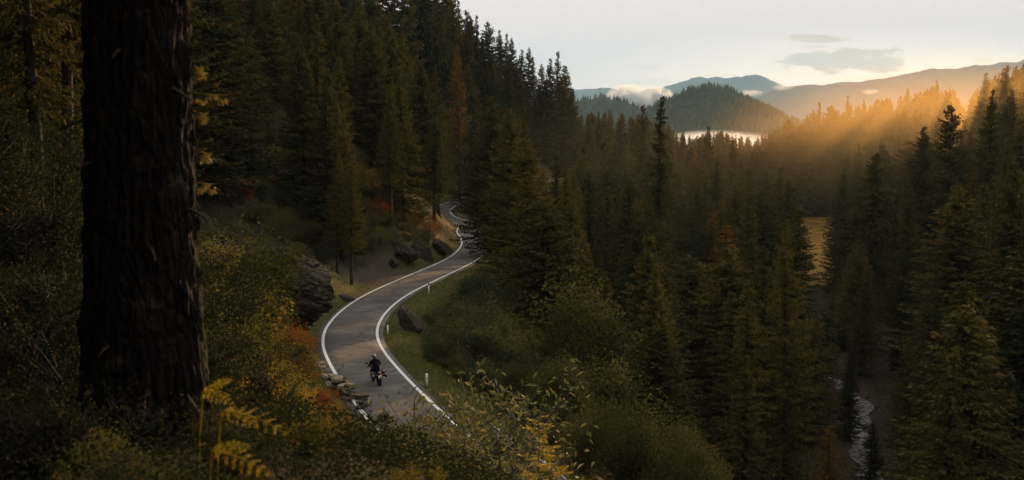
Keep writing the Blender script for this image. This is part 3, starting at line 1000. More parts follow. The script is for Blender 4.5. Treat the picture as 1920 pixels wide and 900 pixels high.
ZONES = [  # picture place -> words naming it by what one can find there
    (lambda x, y, Y: x < 200, "in the dark wood behind the big trunk"),
    (lambda x, y, Y: x < 420 and y < 330, "high in the wood beside the big trunk"),
    (lambda x, y, Y: x < 500, "above the yellow bushes beside the big trunk"),
    (lambda x, y, Y: x < 700 and Y > 210, "high on the left slope above the boulder"),
    (lambda x, y, Y: x < 700, "on the left slope behind the boulder"),
    (lambda x, y, Y: x < 880 and Y > 270, "on the ridge running down to the spur"),
    (lambda x, y, Y: x < 880 and y < 260, "high on the slope over the road's bend"),
    (lambda x, y, Y: x < 880, "just above the rocky bank of the road's bend"),
    (lambda x, y, Y: x < 1068 and Y > 320, "on the spur over the brown cutting"),
    (lambda x, y, Y: x < 1068 and Y > 200, "below the spur beyond the road's bend"),
    (lambda x, y, Y: x < 1068, "on the valley side right of the road's bend"),
    (lambda x, y, Y: x < 1240 and Y > 300, "under the low wooded hill"),
    (lambda x, y, Y: x < 1240 and Y > 160, "left of the thin spire in mid-valley"),
    (lambda x, y, Y: x < 1240, "below the thin spire on the near valley side"),
    (lambda x, y, Y: x < 1470 and Y > 290, "beneath the rounded hill and valley cloud"),
    (lambda x, y, Y: x < 1470 and Y > 160, "in mid-valley left of the orange meadow"),
    (lambda x, y, Y: x < 1470, "on the valley floor before the twisted pine"),
    (lambda x, y, Y: x < 1680 and Y > 330, "on the golden misty skyline"),
    (lambda x, y, Y: x < 1680 and Y > 180, "right of the orange meadow"),
    (lambda x, y, Y: x < 1680, "on the valley floor near the creek"),
    (lambda x, y, Y: Y > 320, "at the top of the right slope under the mountain"),
    (lambda x, y, Y: Y > 200, "half-way up the right slope"),
    (lambda x, y, Y: True, "low on the near right slope"),
]


def zone_of(c_):
    for fn, w_ in ZONES:
        if fn(c_["tx"], c_["ty"], c_["y"]): return w_


def plant_tree(c_, name, cat):
    cm, tm, h0, r0 = mesh_of(c_["kind"])
    s_ = c_["h"] / h0
    root = empty(name, (c_["x"], c_["y"], c_["z"] - .1), rs.uniform(0, 6.283))
    root.rotation_euler = (rs.normal(0, .016), rs.normal(0, .016), rs.uniform(0, 6.283))
    root.scale = (s_ * c_["wide"], s_ * c_["wide"], s_)
    for nm, me_ in (("crown", cm), ("trunk", tm)):
        o = bpy.data.objects.new(nm, me_); COL.objects.link(o); o.parent = root
    z = zone_of(c_)
    if c_["label"]:
        lab, grp = c_["label"], z
    else:
        size = "tall" if c_["h"] > 25 else "short" if c_["h"] < 17.5 else "mid-height"
        form = FORM[c_["kind"][1]] if c_["kind"][0] == "s" else "rusty autumn"
        lab = f"{size} {form} {cat} {z}"
        grp = lab if cat == "spruce" else lab
        grp = f"{size} {form} {cat}s {z}"
    tag(root, lab, "tree", grp if not c_["label"] else None)
    return root


for c_ in singles: plant_tree(c_, "spruce_tree", "spruce")
for c_ in LAR[:60]: plant_tree(c_, "larch_tree", "larch")


def scatter(name, pts, protos, seed):
    """One object of kind stuff that stands whole trees on many points."""
    P_ = np.array([[c_["x"], c_["y"], c_["z"]] for c_ in pts])
    me_ = bpy.data.meshes.new(name)
    me_.vertices.add(len(P_)); me_.vertices.foreach_set("co", P_.astype(np.float32).ravel())
    r_ = np.random.RandomState(seed)
    for nm, vals in (("size", [c_["h"] / protos[c_["kind"][1] % len(protos)][2] for c_ in pts]), ("turn", r_.uniform(0, 6.283, len(P_)))):
        a_ = me_.attributes.new(nm, "FLOAT", "POINT"); a_.data.foreach_set("value", np.asarray(vals, np.float32))
    a_ = me_.attributes.new("which", "INT", "POINT"); a_.data.foreach_set("value", np.asarray([c_["kind"][1] % len(protos) for c_ in pts], np.int32))
    col = bpy.data.collections.new(name + "_kinds")
    for i_, pr in enumerate(protos):
        o = bpy.data.objects.new(f"kind_{i_}", pr[4]); col.objects.link(o)
    o = link(name, me_)
    ng = bpy.data.node_groups.new(name, "GeometryNodeTree")
    ng.interface.new_socket("Geometry", in_out="INPUT", socket_type="NodeSocketGeometry")
    ng.interface.new_socket("Geometry", in_out="OUTPUT", socket_type="NodeSocketGeometry")
    gi_, go_ = ng.nodes.new("NodeGroupInput"), ng.nodes.new("NodeGroupOutput")
    ip = ng.nodes.new("GeometryNodeInstanceOnPoints"); ci = ng.nodes.new("GeometryNodeCollectionInfo")
    ci.inputs["Collection"].default_value = col
    ci.inputs["Separate Children"].default_value = True
    ip.inputs["Pick Instance"].default_value = True
    def attr(nm, t):
        q = ng.nodes.new("GeometryNodeInputNamedAttribute"); q.data_type = t; q.inputs["Name"].default_value = nm
        return q.outputs["Attribute"]
    cx_ = ng.nodes.new("ShaderNodeCombineXYZ")
    L = ng.links.new
    L(attr("turn", "FLOAT"), cx_.inputs[2])
    L(gi_.outputs[0], ip.inputs["Points"]); L(ci.outputs[0], ip.inputs["Instance"])
    L(attr("which", "INT"), ip.inputs["Instance Index"]); L(cx_.outputs[0], ip.inputs["Rotation"]); L(attr("size", "FLOAT"), ip.inputs["Scale"])
    L(ip.outputs[0], go_.inputs[0])
    o.modifiers.new("scatter", "NODES").node_group = ng
    tag(o, kind="stuff")
    return o


def joined(pr, name):
    """crown and trunk of a tree kind as one mesh with two materials."""
    cm, tm, h0, r0 = pr
    bm = bmesh.new()
    bm.from_mesh(cm)
    k0 = len(bm.faces)
    bm.from_mesh(tm)
    bm.faces.ensure_lookup_table()
    for f_ in bm.faces[k0:]: f_.material_index = 1
    me_ = bpy.data.meshes.new(name); bm.to_mesh(me_); bm.free()
    me_.materials.append(cm.materials[0]); me_.materials.append(M["bark"])
    return (cm, tm, h0, r0, me_)


behind = []
r3 = np.random.RandomState(8)
for _ in range(700):
    x, y = r3.uniform(-60, 12), r3.uniform(-60, 34)
    d_, _, _ = road_rel([x], [y])
    if d_[0] > -6 or (y > -3 and abs(x) < 2.5) or (y > 0 and x > -.54 * y - 5.5): continue
    if (x * x + y * y) < 90 or any((x - q["x"]) ** 2 + (y - q["y"]) ** 2 < 22 for q in behind): continue
    behind.append(dict(x=x, y=y, z=float(terrain(np.array([x]), np.array([y]))[0]), h=r3.uniform(20, 30), kind=("s", r3.randint(6))))
scatter("forest", rest + hidden + LAR[60:] + behind, [joined(v_, "forest_spruce") for v_ in VAR], 3)

# ------------------------------------------------------------------ haze of the valley and mist
def volume(name, density, colour, aniso, soft=0):
    m = bpy.data.materials.new(name)
    m.use_nodes = True
    nt = m.node_tree
    for q in list(nt.nodes):
        if q.type == "BSDF_PRINCIPLED": nt.nodes.remove(q)
    v_ = nt.nodes.new("ShaderNodeVolumePrincipled")
    v_.inputs["Density"].default_value = density
    v_.inputs["Color"].default_value = (*colour, 1)
    v_.inputs["Anisotropy"].default_value = aniso
    nt.links.new(v_.outputs[0], nt.nodes["Material Output"].inputs["Volume"])
    if soft:
        n_ = N(nt)
        ln = n_.new("ShaderNodeVectorMath", operation="LENGTH")
        nt.links.new(n_.obj(), ln.inputs[0])
        f_ = n_.math("MAXIMUM", n_.math("SUBTRACT", 1.0, n_.math("MULTIPLY", ln.outputs["Value"], ln.outputs["Value"])), 0.0)
        f_ = n_.math("MULTIPLY", f_, f_)
        if soft > 1:
            f_ = n_.math("MULTIPLY", f_, n_.ramp(n_.noise(soft, 5, .65, n_.obj()), [(.42, 0.0), (.62, 1.0)]))
        n_.put(v_.inputs["Density"], n_.math("MULTIPLY", f_, density))
    return m


mb = MB()
z0, z1 = float(GZ.min()) - 130, 1400
mb.box((0, 4000, (z0 + z1) / 2), (50000, 46000, z1 - z0))
tag(link("haze", mb.mesh("haze"), volume("valley_haze", 3.2e-5, (.46, .78, 1.0), .0)), kind="stuff")


def lump(name, centre, size, density, colour, aniso, seed, soft=0, rough=.3, sub=4):
    """A soft-edged body of mist: several swollen lobes joined in one closed mesh each."""
    r_ = np.random.RandomState(seed)
    bm = bmesh.new()
    bmesh.ops.create_icosphere(bm, subdivisions=sub, radius=1.0)
    V = np.array([v_.co[:] for v_ in bm.verts])
    lobes = r_.normal(size=(14, 3)); lobes /= np.linalg.norm(lobes, axis=1)[:, None]
    R_ = 1 + rough * (np.maximum(0, V @ lobes.T - .55) / .45).max(1) + rough * .35 * noise2(V[:, 0] * 3 + V[:, 2] * 2, V[:, 1] * 3 - V[:, 2], 1.0, 3, seed)
    for v_, r in zip(bm.verts, R_): v_.co = v_.co * float(r)
    me_ = bpy.data.meshes.new(name); bm.to_mesh(me_); bm.free()
    o = link(name, me_, volume(name, density, colour, aniso, soft), loc=centre)
    o.scale = size
    return tag(o, kind="stuff")


lump("mist", tuple(at(1800, 258, 350)), (88, 115, 31), .0030, (1.0, .66, .25), .60, 3, 1, rough=0)  # golden glow of the low sun is put into the mist's own colour
lump("mist", tuple(at(1430, 360, 290)), (120, 130, 40), .00018, (1.0, .80, .55), .50, 13, 1, rough=0)  # no real mist: thin warm veil added to imitate lens flare
lump("mist", tuple(at(1352, 278, 1250)), (72, 300, 22), .07, (1, 1, 1), .2, 4, 9.0, rough=0)
lump("mist", tuple(at(1178, 196, 4700)), (120, 150, 95), .2, (1, 1, 1), .2, 5, 2.6, rough=.0)
lump("mist", tuple(at(1225, 188, 4900)), (110, 130, 70), .2, (1, 1, 1), .2, 6, 2.9, rough=.0)
lump("mist", tuple(at(1405, 174, 5200)), (75, 120, 20), .02, (1, 1, 1), .2, 7, 2.2, rough=.0)
lump("mist", tuple(at(1468, 163, 6000)), (70, 100, 24), .02, (1, 1, 1), .2, 8, 2.2, rough=.0)
lump("mist", tuple(at(1632, 172, 5000)), (45, 80, 17), .02, (1, 1, 1), .2, 9, 2.2, rough=.0)

# ------------------------------------------------------------------ rocks
m, n, b = material("weathered_rock", .85, .25)
P = n.obj()
f1, f2 = n.noise(1.2, 8, .72, P, .4), n.noise(5.5, 6, .7, P)
mpn = n.new("ShaderNodeMapping"); mpn.inputs["Scale"].default_value = (.6, .6, 5.0); mpn.inputs["Rotation"].default_value = (.25, .35, 0)
n.nt.links.new(P, mpn.inputs["Vector"])
f3 = n.noise(1.4, 6, .7, mpn.outputs[0])
c = n.ramp(f3, [(.3, (.018, .012, .009)), (.5, (.050, .032, .023)), (.72, (.125, .085, .062))])
c = n.mix(n.ramp(f1, [(.48, 0.0), (.62, .8)]), c, (.026, .030, .014))
c = n.mix(n.math("MULTIPLY", n.ramp(f2, [(.58, 0.0), (.7, 1.0)]), .5), c, (.17, .10, .045))
n.put(b.inputs["Base Color"], c)
bump(n, b, n.math("ADD", f3, n.math("MULTIPLY", f2, .5)), .9, .12)
M["rock"] = m
M["slab"] = plain("pale_split_stone", (.27, .20, .145), .85, .25, 0, .45, 2.6)


def rock_mesh(seed, size, sub=4, strata=.25, tilt=(.2, .35), sharp=9, lo=.36):
    r_ = np.random.RandomState(seed)
    bm = bmesh.new()
    bmesh.ops.create_icosphere(bm, subdivisions=sub, radius=1.0)
    V = np.array([v_.co[:] for v_ in bm.verts])
    nrm = r_.normal(size=(sharp, 3)); nrm /= np.linalg.norm(nrm, axis=1)[:, None]
    off = r_.uniform(lo, .85, sharp)
    dd = V @ nrm.T
    R_ = np.minimum(1.0, np.where(dd > .05, off / np.maximum(dd, .05), 9).min(1))
    V = V * R_[:, None]
    ln = V[:, 2] * 5 + V[:, 0] * 5 * tilt[1] + V[:, 1] * 5 * tilt[0] + noise2(V[:, 0], V[:, 1], 1.3, 2, seed)
    stp = (ln - np.floor(ln))
    V = V * (1 + strata * .22 * (stp - .5)[:, None]) + .05 * np.stack([noise2(V[:, (i + 1) % 3] * 4, V[:, (i + 2) % 3] * 4, 1.4, 4, seed + i) for i in range(3)], 1)
    V = V * (1 + .030 * noise2(V[:, 0] * 9 + V[:, 2] * 6, V[:, 1] * 9 - V[:, 2] * 8, 1.2, 4, seed + 4) + .02 * noise2(V[:, 0] * 30 - V[:, 2] * 20, V[:, 1] * 30 + V[:, 2] * 26, 1.5, 3, seed + 5))[:, None]
    V = V * np.array(size)
    for v_, c_ in zip(bm.verts, V): v_.co = c_
    me_ = bpy.data.meshes.new("rock"); bm.to_mesh(me_); bm.free()
    me_.materials.append(M["rock"])
    return me_


def ground_at(px, py, y0=20, y1=520):
    """Where the sight line through a picture point meets the ground."""
    d_ = ray(px, py)
    ys_ = np.linspace(y0, y1, 4000)
    t_ = terrain(d_[0] * ys_, ys_)
    k_ = np.argmax(d_[2] * ys_ < t_)
    return np.array([d_[0] * ys_[k_], ys_[k_], t_[k_]])


def place_rock(px, py, seed, size, rot, label, sink=.2, name="boulder", **kw):
    p = ground_at(px, py)
    o = link(name, rock_mesh(seed, size, **kw), None, None, (p[0], p[1] + size[1] * .4, p[2] + size[2] * (1 - sink) * .5))
    o.rotation_euler = rot
    return tag(o, label, "rock")


place_rock(516, 592, 3, (5.9, 4.0, 3.7), (.05, .36, .2), "huge brown layered boulder sloping down to the road edge, bigger than a car", .22, sub=6, strata=.5, sharp=12, lo=.45)
place_rock(648, 566, 5, (1.0, .8, .8), (0, 0, .5), "small dark rock in the grass between boulder and lay-by")
place_rock(767, 622, 8, (1.35, 1.1, 1.75), (.1, -.2, .8), "jagged dark rock standing right of the road beside a white post", .1, sub=5, strata=.6, sharp=9, lo=.3)
for (px, py, sd, sz, lab) in ((762, 496, 11, (2.6, 2.0, 2.3), "greyish rock outcrop behind the lay-by under the trees"), (795, 488, 12, (2.1, 1.6, 2.2), "reddish broken rock face in the bank inside the bend"),
                              (826, 478, 13, (1.9, 1.5, 1.8), "small rock outcrop in the orange bank by the bend"), (738, 500, 14, (1.3, 1.0, .9), "low dark rock at the end of the lay-by"), (850, 366, 15, (3.2, 2.0, 1.4), "pale rock ledge above the far end of the bend")):
    place_rock(px, py, sd, sz, (.1, .3, sd), lab, .2, strata=.7)

r4 = np.random.RandomState(15)
for k_ in range(16):
    y_ = r4.uniform(112, 165); x_ = float(np.interp(y_, CRK[:, 1], CRK[:, 0])) + r4.choice([-1, 1]) * r4.uniform(.6, 2.2)
    sz = r4.uniform(.25, .7)
    o = link("boulder", rock_mesh(40 + k_ % 5, (sz * 1.3, sz, sz * .8), sub=3), None, None, (x_, y_, float(terrain(np.array([x_]), np.array([y_]))[0]) + sz * .3))
    o.rotation_euler = (0, 0, r4.uniform(0, 6))
    tag(o, "grey boulder lying in or beside the glinting creek on the valley floor", "rock", "boulders along the creek")
# the tumbled stone wall at the roadside below the bushes
rs = np.random.RandomState(77)
p0, p1 = ground_at(604, 700), ground_at(684, 772)
wall = empty("stone_wall", tuple(p0))
tag(wall, "tumbled dry stone wall of flat pale slabs at the road edge under the bushes", "wall")
for i_ in range(26):
    f_ = rs.uniform(0, 1)
    q = p0 + (p1 - p0) * f_ + np.array([rs.normal(-.25, .3), rs.normal(0, .4), 0])
    bm = bmesh.new()
    bmesh.ops.create_cube(bm, size=1.0)
    bmesh.ops.subdivide_edges(bm, edges=bm.edges[:], cuts=2, use_grid_fill=True)
    for v_ in bm.verts:
        k_ = 1 - .22 * (abs(v_.co.x) > .4) * (abs(v_.co.y) > .4)
        v_.co = Vector((v_.co.x * k_, v_.co.y * k_, v_.co.z)) + Vector(rs.normal(0, .055, 3))
    me_ = bpy.data.meshes.new("stone"); bm.to_mesh(me_); bm.free()
    me_.materials.append(M["slab"] if rs.rand() < .62 else M["rock"])
    o = bpy.data.objects.new("stone", me_); COL.objects.link(o); o.parent = wall
    zz_ = float(terrain(q[:1], q[1:2])[0])
    o.location = (q[0] - p0[0], q[1] - p0[1], max(zz_, float(g_road(q[1]))) - p0[2] + rs.uniform(.05, .85))
    o.rotation_euler = (rs.normal(0, .16), rs.normal(0, .16), rs.uniform(0, 3.1))
    o.scale = (rs.uniform(.5, 1.1), rs.uniform(.35, .7), rs.uniform(.14, .30))

# ------------------------------------------------------------------ roadside posts and guard rails
M["white"] = plain("white_plastic", (.78, .77, .74), .45, .4, 0, .06, 4)
M["black"] = plain("black_plastic", (.012, .012, .013), .5, .4, 0, .1)
M["steel"] = plain("galvanised_steel", (.40, .43, .46), .38, .5, .75, .15, 3)
M["amber"] = plain("amber_reflector", (.55, .16, .03), .25, .6)
for (px, py, lab) in ((800, 724, "white roadside post with black top nearest the motorcycle, on the grass verge"),
                      (727, 628, "white roadside post with black top beside the jagged dark rock"),
                      (804, 550, "small white roadside post with black top past the bend, by the far stretch")):
    p = ground_at(px, py)
    o = empty("roadside_post", tuple(p), rs.uniform(-.3, .3))
    tag(o, lab, "post", None)
    mb = MB(); mb.box((0, 0, .42), (.15, .10, .96), None, .92); o1 = link("shaft", mb.mesh("shaft"), M["white"], o)
    mb = MB(); mb.box((0, 0, 1.04), (.142, .096, .27), None, .94); link("band", mb.mesh("band"), M["black"], o)
    mb = MB(); mb.box((0, -.052, 1.04), (.05, .008, .15)); link("reflector", mb.mesh("reflector"), M["amber"], o)


def guard_rail(i0, i1, off, label):
    idx = np.arange(i0, i1)
    if len(idx) < 3: return
    base = RD[idx] + RN[idx] * off
    zb = terrain(base[:, 0], base[:, 1])
    zb = np.maximum(zb, RZ[idx] - .25)
    p_ = np.array([base[0, 0], base[0, 1], zb[0]])
    root = empty("guard_rail", tuple(p_))
    tag(root, label, "guard rail")
    prof = [(-.00, .44), (-.05, .48), (-.05, .53), (.0, .58), (.0, .62), (-.05, .66), (-.05, .71), (.0, .75)]
    V = []
    for t_ in (0, .012):
        for (o_, h_) in prof:
            V.append(np.column_stack([base + RN[idx] * (o_ + t_), zb + h_]) - p_)
    V = np.stack(V, 1)
    m_, k_ = V.shape[:2]
    ring = list(range(8)) + list(range(15, 7, -1))
    Qs = []
    for a_ in range(m_ - 1):
        for j_ in range(16):
            c0, c1 = ring[j_], ring[(j_ + 1) % 16]
            Qs.append([a_ * k_ + c0, a_ * k_ + c1, (a_ + 1) * k_ + c1, (a_ + 1) * k_ + c0])
    link("rail", mesh_np("rail", V.reshape(-1, 3), np.array(Qs)), M["steel"], root)
    for a_ in range(1, m_, 3):
        mb = MB(); q = np.column_stack([base, zb])[a_] - p_ + np.array([RN[idx[a_], 0] * .10, RN[idx[a_], 1] * .10, .25])
        mb.box(q, (.08, .12, .95)); link("rail_post", mb.mesh("rail_post"), M["steel"], root)


def road_i(Y): return int(np.argmin(np.abs(RD[:, 1] - Y) + 1e3 * (RD[:, 1] < -60)))


guard_rail(road_i(20), road_i(59.5), 3.45, "steel guard rail beside the road running out below the pale willow bushes")
guard_rail(road_i(226), road_i(266), 3.35, "short far guard rail round the outside of the upper bend")
guard_rail(road_i(352), road_i(425), 3.35, "distant guard rail glinting below the brown cutting on the spur")

# ------------------------------------------------------------------ big foreground trunk
rs = np.random.RandomState(5)
tb = at(276, 790, 9.3)
tb[2] = float(terrain(tb[:1], tb[1:2])[0])
root = empty("spruce_tree", tuple(tb))
tag(root, "huge dark bark trunk close to the camera with golden lichen sprigs down its side", "tree")
zs_ = np.concatenate([np.linspace(-.8, 5, 260), np.linspace(5.1, 15, 40)]); an = np.arange(110) / 110 * 6.283
rad = .445 - .010 * zs_ + .15 * np.exp(-np.maximum(zs_, -.2) / .8)
cx_ = .012 * zs_
A_, Z_ = np.meshgrid(an, zs_)
bark = .034 * noise2(A_ * 2.2, Z_ * .5, .42, 4, 3) + .018 * noise2(A_ * 3.7, Z_ * .8 + .3 * np.sin(A_ * 2), .31, 5, 6) + .014 * noise2(A_ * 1.3, Z_ * .35, .9, 3, 8) + .05 * np.exp(-np.maximum(Z_, -.3) / .5) * np.cos(A_ * 5 + 1)
Rr = rad[:, None] + bark
V = np.stack([cx_[:, None] + Rr * np.cos(A_), Rr * np.sin(A_), Z_], -1).reshape(-1, 3)
i, j = np.meshgrid(np.arange(299), np.arange(110), indexing="ij")
Qs = np.stack([i * 110 + j, i * 110 + (j + 1) % 110, (i + 1) * 110 + (j + 1) % 110, (i + 1) * 110 + j], -1).reshape(-1, 4)
m, n, b = material("old_spruce_bark", .95, .12)
P = n.obj()
mpn = n.new("ShaderNodeMapping"); mpn.inputs["Scale"].default_value = (5, 5, 1.6)
n.nt.links.new(P, mpn.inputs["Vector"])
f1, f2 = n.noise(2.0, 7, .7, mpn.outputs[0], .5), n.noise(2.6, 5, .65, P)
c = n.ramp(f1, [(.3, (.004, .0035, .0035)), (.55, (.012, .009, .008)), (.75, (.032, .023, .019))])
c = n.mix(n.math("MULTIPLY", n.ramp(f2, [(.60, 0.0), (.68, 1.0)]), .6), c, (.06, .055, .035))
n.put(b.inputs["Base Color"], c)
vo = n.new('ShaderNodeTexVoronoi', feature='DISTANCE_TO_EDGE'); vo.inputs['Scale'].default_value = 2.6; vo.inputs['Randomness'].default_value = 1.0
n.nt.links.new(mpn.outputs[0], vo.inputs['Vector'])
bump(n, b, n.math('ADD', n.math('MULTIPLY', n.math('MINIMUM', vo.outputs['Distance'], .22), 3.0), f1), 1.0, .06)
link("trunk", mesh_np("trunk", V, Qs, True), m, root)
o = bpy.data.objects.new("crown", BIG[0]); COL.objects.link(o); o.parent = root; o.location = (0, 0, 5.2)
o.scale = (.8, .8, .6)
# golden sprigs of old twigs on the side toward the sun
M["sprig"] = leafy("golden_lichen_sprig", [(0.0, (.16, .11, .025)), (1.0, (.34, .25, .07))], .35, .6, .2, .3)
for (px, py, dx, dn) in ((398, 178, .24, .9), (385, 288, .09, .5), (386, 345, .15, .8), (376, 130, .05, .5), (381, 215, .03, .4)):
    w_ = at(px, py, 9.1 if px < 370 else 9.25) - tb
    mb = MB()
    if px < 370:
        p = w_ + np.array([0, -.28, 0]) + rs.normal(0, .022, (26, 3))
        dv = rs.normal(0, .4, (26, 3)) + np.array([0, -.3, -dn])
        diamonds(mb, p, dv, .035, .008, rs)
    else:
        t_ = rs.uniform(-.5, .5, 90)
        p = w_ + np.column_stack([t_ * dx, rs.normal(0, .03, 90), .03 * np.cos(t_ * 9) - .02])
        mb.tube(np.array([[w_[0] - dx * .9, w_[1], w_[2] + .02], [w_[0], w_[1], w_[2]], [w_[0] + dx * .55, w_[1], w_[2]]]), [.008, .006, .003], 4)
        diamonds(mb, p, rs.normal(0, .45, (90, 3)) + np.array([.1, 0, -dn]), .05, .009, rs)
    link("sprig", mb.mesh("sprig"), M["sprig"], root)
for (za, aa, ll) in ((.9, -1.9, .16), (1.7, -1.1, .22), (2.4, -2.4, .14), (3.0, -.6, .26), (3.3, -1.6, .18), (2.0, -.25, .20), (1.2, -2.8, .18), (2.75, -2.95, .25)):
    r0_ = float(np.interp(za, zs_, rad)) - .03; x0_ = .012 * za
    q0 = np.array([x0_ + r0_ * math.cos(aa), r0_ * math.sin(aa), za]); dq = np.array([math.cos(aa), math.sin(aa), -.25])
    mb = MB(); mb.tube([q0, q0 + dq * ll * .5, q0 + dq * ll + np.array([0, 0, -.03])], [.022, .014, .007], 6); link("branch_stub", mb.mesh("branch_stub", True), M["bark"], root)
mb = MB()
mb.tube(np.array([at(352, 742, 8.6), at(366, 765, 8.5), at(384, 790, 8.45), (at(386, 812, 8.4)), at(380, 830, 8.4)]) - tb, [.012, .018, .02, .02, .022], 6)
link("root", mb.mesh("root"), M["twig"], root)

# other dark stems at the edge of the wood behind it
for (px, top, Y, v_, lab) in ((96, -300, 30, 3, "slim dark spruce stem in the shade behind the glinting bushes"), (40, -330, 24, 5, "dark spruce between the two stems beside the big trunk")):
    d_ = ray(px, top); X = d_[0] * Y
    z = float(terrain(np.array([X]), np.array([Y]))[0])
    plant_tree(dict(x=X, y=Y, z=z, h=d_[2] * Y - z + 6, kind=("s", v_), label=lab, wide=.8, tx=px, ty=top), "spruce_tree", "spruce")

# ------------------------------------------------------------------ the pine with twisted limbs, the alder, saplings
def tree_thing(name, label, cat, loc, parts, rz=0.0, s=1.0, group=None):
    root = empty(name, loc, rz, s)
    tag(root, label, cat, group)
    for nm, me_ in parts:
        o = bpy.data.objects.new(nm, me_); COL.objects.link(o); o.parent = root
    return root


def pine_meshes(seed, Ht):
    r_ = np.random.RandomState(seed)
    bk, lb = MB(), MB()
    t_ = np.linspace(0, 1, 10)
    tr = np.column_stack([.25 * np.sin(t_ * 4), .2 * np.cos(t_ * 5) - .2, -.5 + (Ht * .95 + .5) * t_])
    bk.tube(tr, .30 * (1 - t_ * .85) + .02, 8)
    for k_ in range(46):
        u = r_.uniform(.30, .98)
        p0 = np.array([np.interp(u, t_, tr[:, i]) for i in range(3)])
        az = r_.uniform(0, 6.283)
        L = (2.9 * (1.05 - u) ** .5 + .5) * r_.uniform(.6, 1.1)
        s_ = np.linspace(0, 1, 6)
        lim = p0 + np.column_stack([np.cos(az) * L * s_, np.sin(az) * L * s_, L * (-.35 * s_ + .75 * s_ ** 2 + r_.normal(0, .04))]) + np.cumsum(r_.normal(0, .06, (6, 3)), 0) * s_[:, None]
        bk.tube(lim, np.linspace(.07, .015, 6), 5, False)
        for cl in range(7):
            w_ = r_.uniform(.45, 1.05)
            c_ = np.array([np.interp(min(w_, 1), s_, lim[:, i]) for i in range(3)]) + r_.normal(0, .24, 3)
            nn_ = 46
            dv = r_.normal(size=(nn_, 3)) + np.array([0, 0, .45])
            diamonds(lb, c_ + r_.normal(0, .13, (nn_, 3)), dv, r_.uniform(.16, .34, nn_), .05, r_)
    cm, tm = lb.mesh("pine_crown"), bk.mesh("pine_trunk", True)
    cm.materials.append(M["pine"]); tm.materials.append(M["bark"])
    return cm, tm


d_ = ray(1315, 398); Yp = 175.0
zp = float(terrain(np.array([d_[0] * Yp]), np.array([Yp]))[0])
hp = d_[2] * Yp - zp
cm, tm = pine_meshes(4, 17.0)
tree_thing("pine_tree", "rounded brown-green pine with bare twisted limbs in mid-valley", "tree", (d_[0] * Yp, Yp, zp), (("crown", cm), ("trunk", tm)), .6, hp / 17.0)

lm, sm, h_, r_ = bush_meshes(31, "leaf_green", 9.0, 2.9, 80, 210, .24, .14, 1.0, "alder")
for (px, top, Y, s_, lab) in ((1090, 562, 84, 1.0, "yellowing bushy alder rising over the shrubs right of the guard rail"), (1010, 640, 92, .8, "smaller alder in the shade left of the yellowing one"),
                              (935, 608, 88, .8, "rounded grey-green alder past the verge beside the road"), (880, 590, 98, .8, "low alder just beyond the jagged rock"), (975, 690, 72, .8, "olive alder behind the orange-yellow bush"), (1050, 690, 66, .8, "broad alder above the guard rail end")):
    d_ = ray(px, top); X = d_[0] * Y
    z = float(terrain(np.array([X]), np.array([Y]))[0])
    k_ = (d_[2] * Y - z) / h_
    tree_thing("alder_tree", lab, "tree", (X, Y, z), (("crown", lm), ("trunk", sm)), px * .1, k_)

# ------------------------------------------------------------------ shrubs
SV = {
    "yellow": [shrub_meshes(41, "leaf_yellow", 2.0, 1.3, .5, 14, 16, .085, .050, 2), bush_meshes(42, "leaf_yellow", 1.7, 1.2, 30, 130, .065, .040), bush_meshes(52, "leaf_yellow", 2.2, 1.1, 30, 130, .07, .045, 1.0)],
    "green": [shrub_meshes(43, "leaf_green", 1.9, 1.4, .5, 14, 16, .08, .040, 2), bush_meshes(44, "leaf_green", 1.7, 1.2, 32, 140, .065, .036), bush_meshes(54, "leaf_green", 2.4, 1.3, 36, 140, .075, .042, 1.0)],
    "red": [bush_meshes(45, "leaf_red", 1.5, 1.0, 24, 120, .06, .036)],
    "pale": [shrub_meshes(46, "leaf_pale", 2.4, 1.1, .9, 24, 22, .105, .034, 1), shrub_meshes(47, "leaf_pale", 2.0, 1.3, .7, 24, 22, .10, .034, 1)],
    "dark": [shrub_meshes(48, "leaf_dark", 1.8, 1.4, .4, 16, 18, .065, .04, 2), bush_meshes(49, "leaf_dark", 1.4, 1.2, 30, 130, .05, .032)],
    "blue": [bush_meshes(50, "leaf_blue", 3.0, 1.5, 36, 200, .15, .085, 1.1), bush_meshes(51, "leaf_blue", 3.6, 1.4, 36, 200, .15, .08, 1.3), bush_meshes(55, "leaf_blue", 2.6, 1.7, 36, 200, .14, .085)],
    "olive": [bush_meshes(56, "leaf_green", 3.4, 2.3, 70, 260, .10, .055, .9)],
}
SW = {"olive": "olive", "yellow": "yellow-leaved", "green": "green-leaved", "red": "rust-red", "pale": "pale-leaved willow", "dark": "dark shade-toned", "blue": "grey-green"}
CEIL_X = [-50, 60, 165, 168, 372, 375, 400, 440, 490, 540, 575, 600, 625, 650, 690, 730, 790, 840, 900, 960, 1040, 1100]
CEIL_Y = [90, 150, 180, 400, 400, 440, 450, 520, 585, 620, 655, 705, 735, 765, 800, 820, 845, 870, 895, 915, 930, 950]
shrubs = []


def add_shrub(x, y, col, h, label=None, group=None, v_=None):
    """A shrub as a thing with stems and leaves."""
    vs_ = SV[col]
    lm, sm, h0, r0 = vs_[rs.randint(len(vs_)) if v_ is None else v_]
    z = float(terrain(np.array([x]), np.array([y]))[0])
    tree_thing({"pale": "willow_shrub", "dark": "shade_toned_shrub", "yellow": "autumn_shrub", "red": "autumn_shrub"}.get(col, "leafy_shrub"), label, "shrub", (x, y, z - .05), (("leaves", lm), ("stems", sm)), rs.uniform(0, 6.28), h / h0, group)


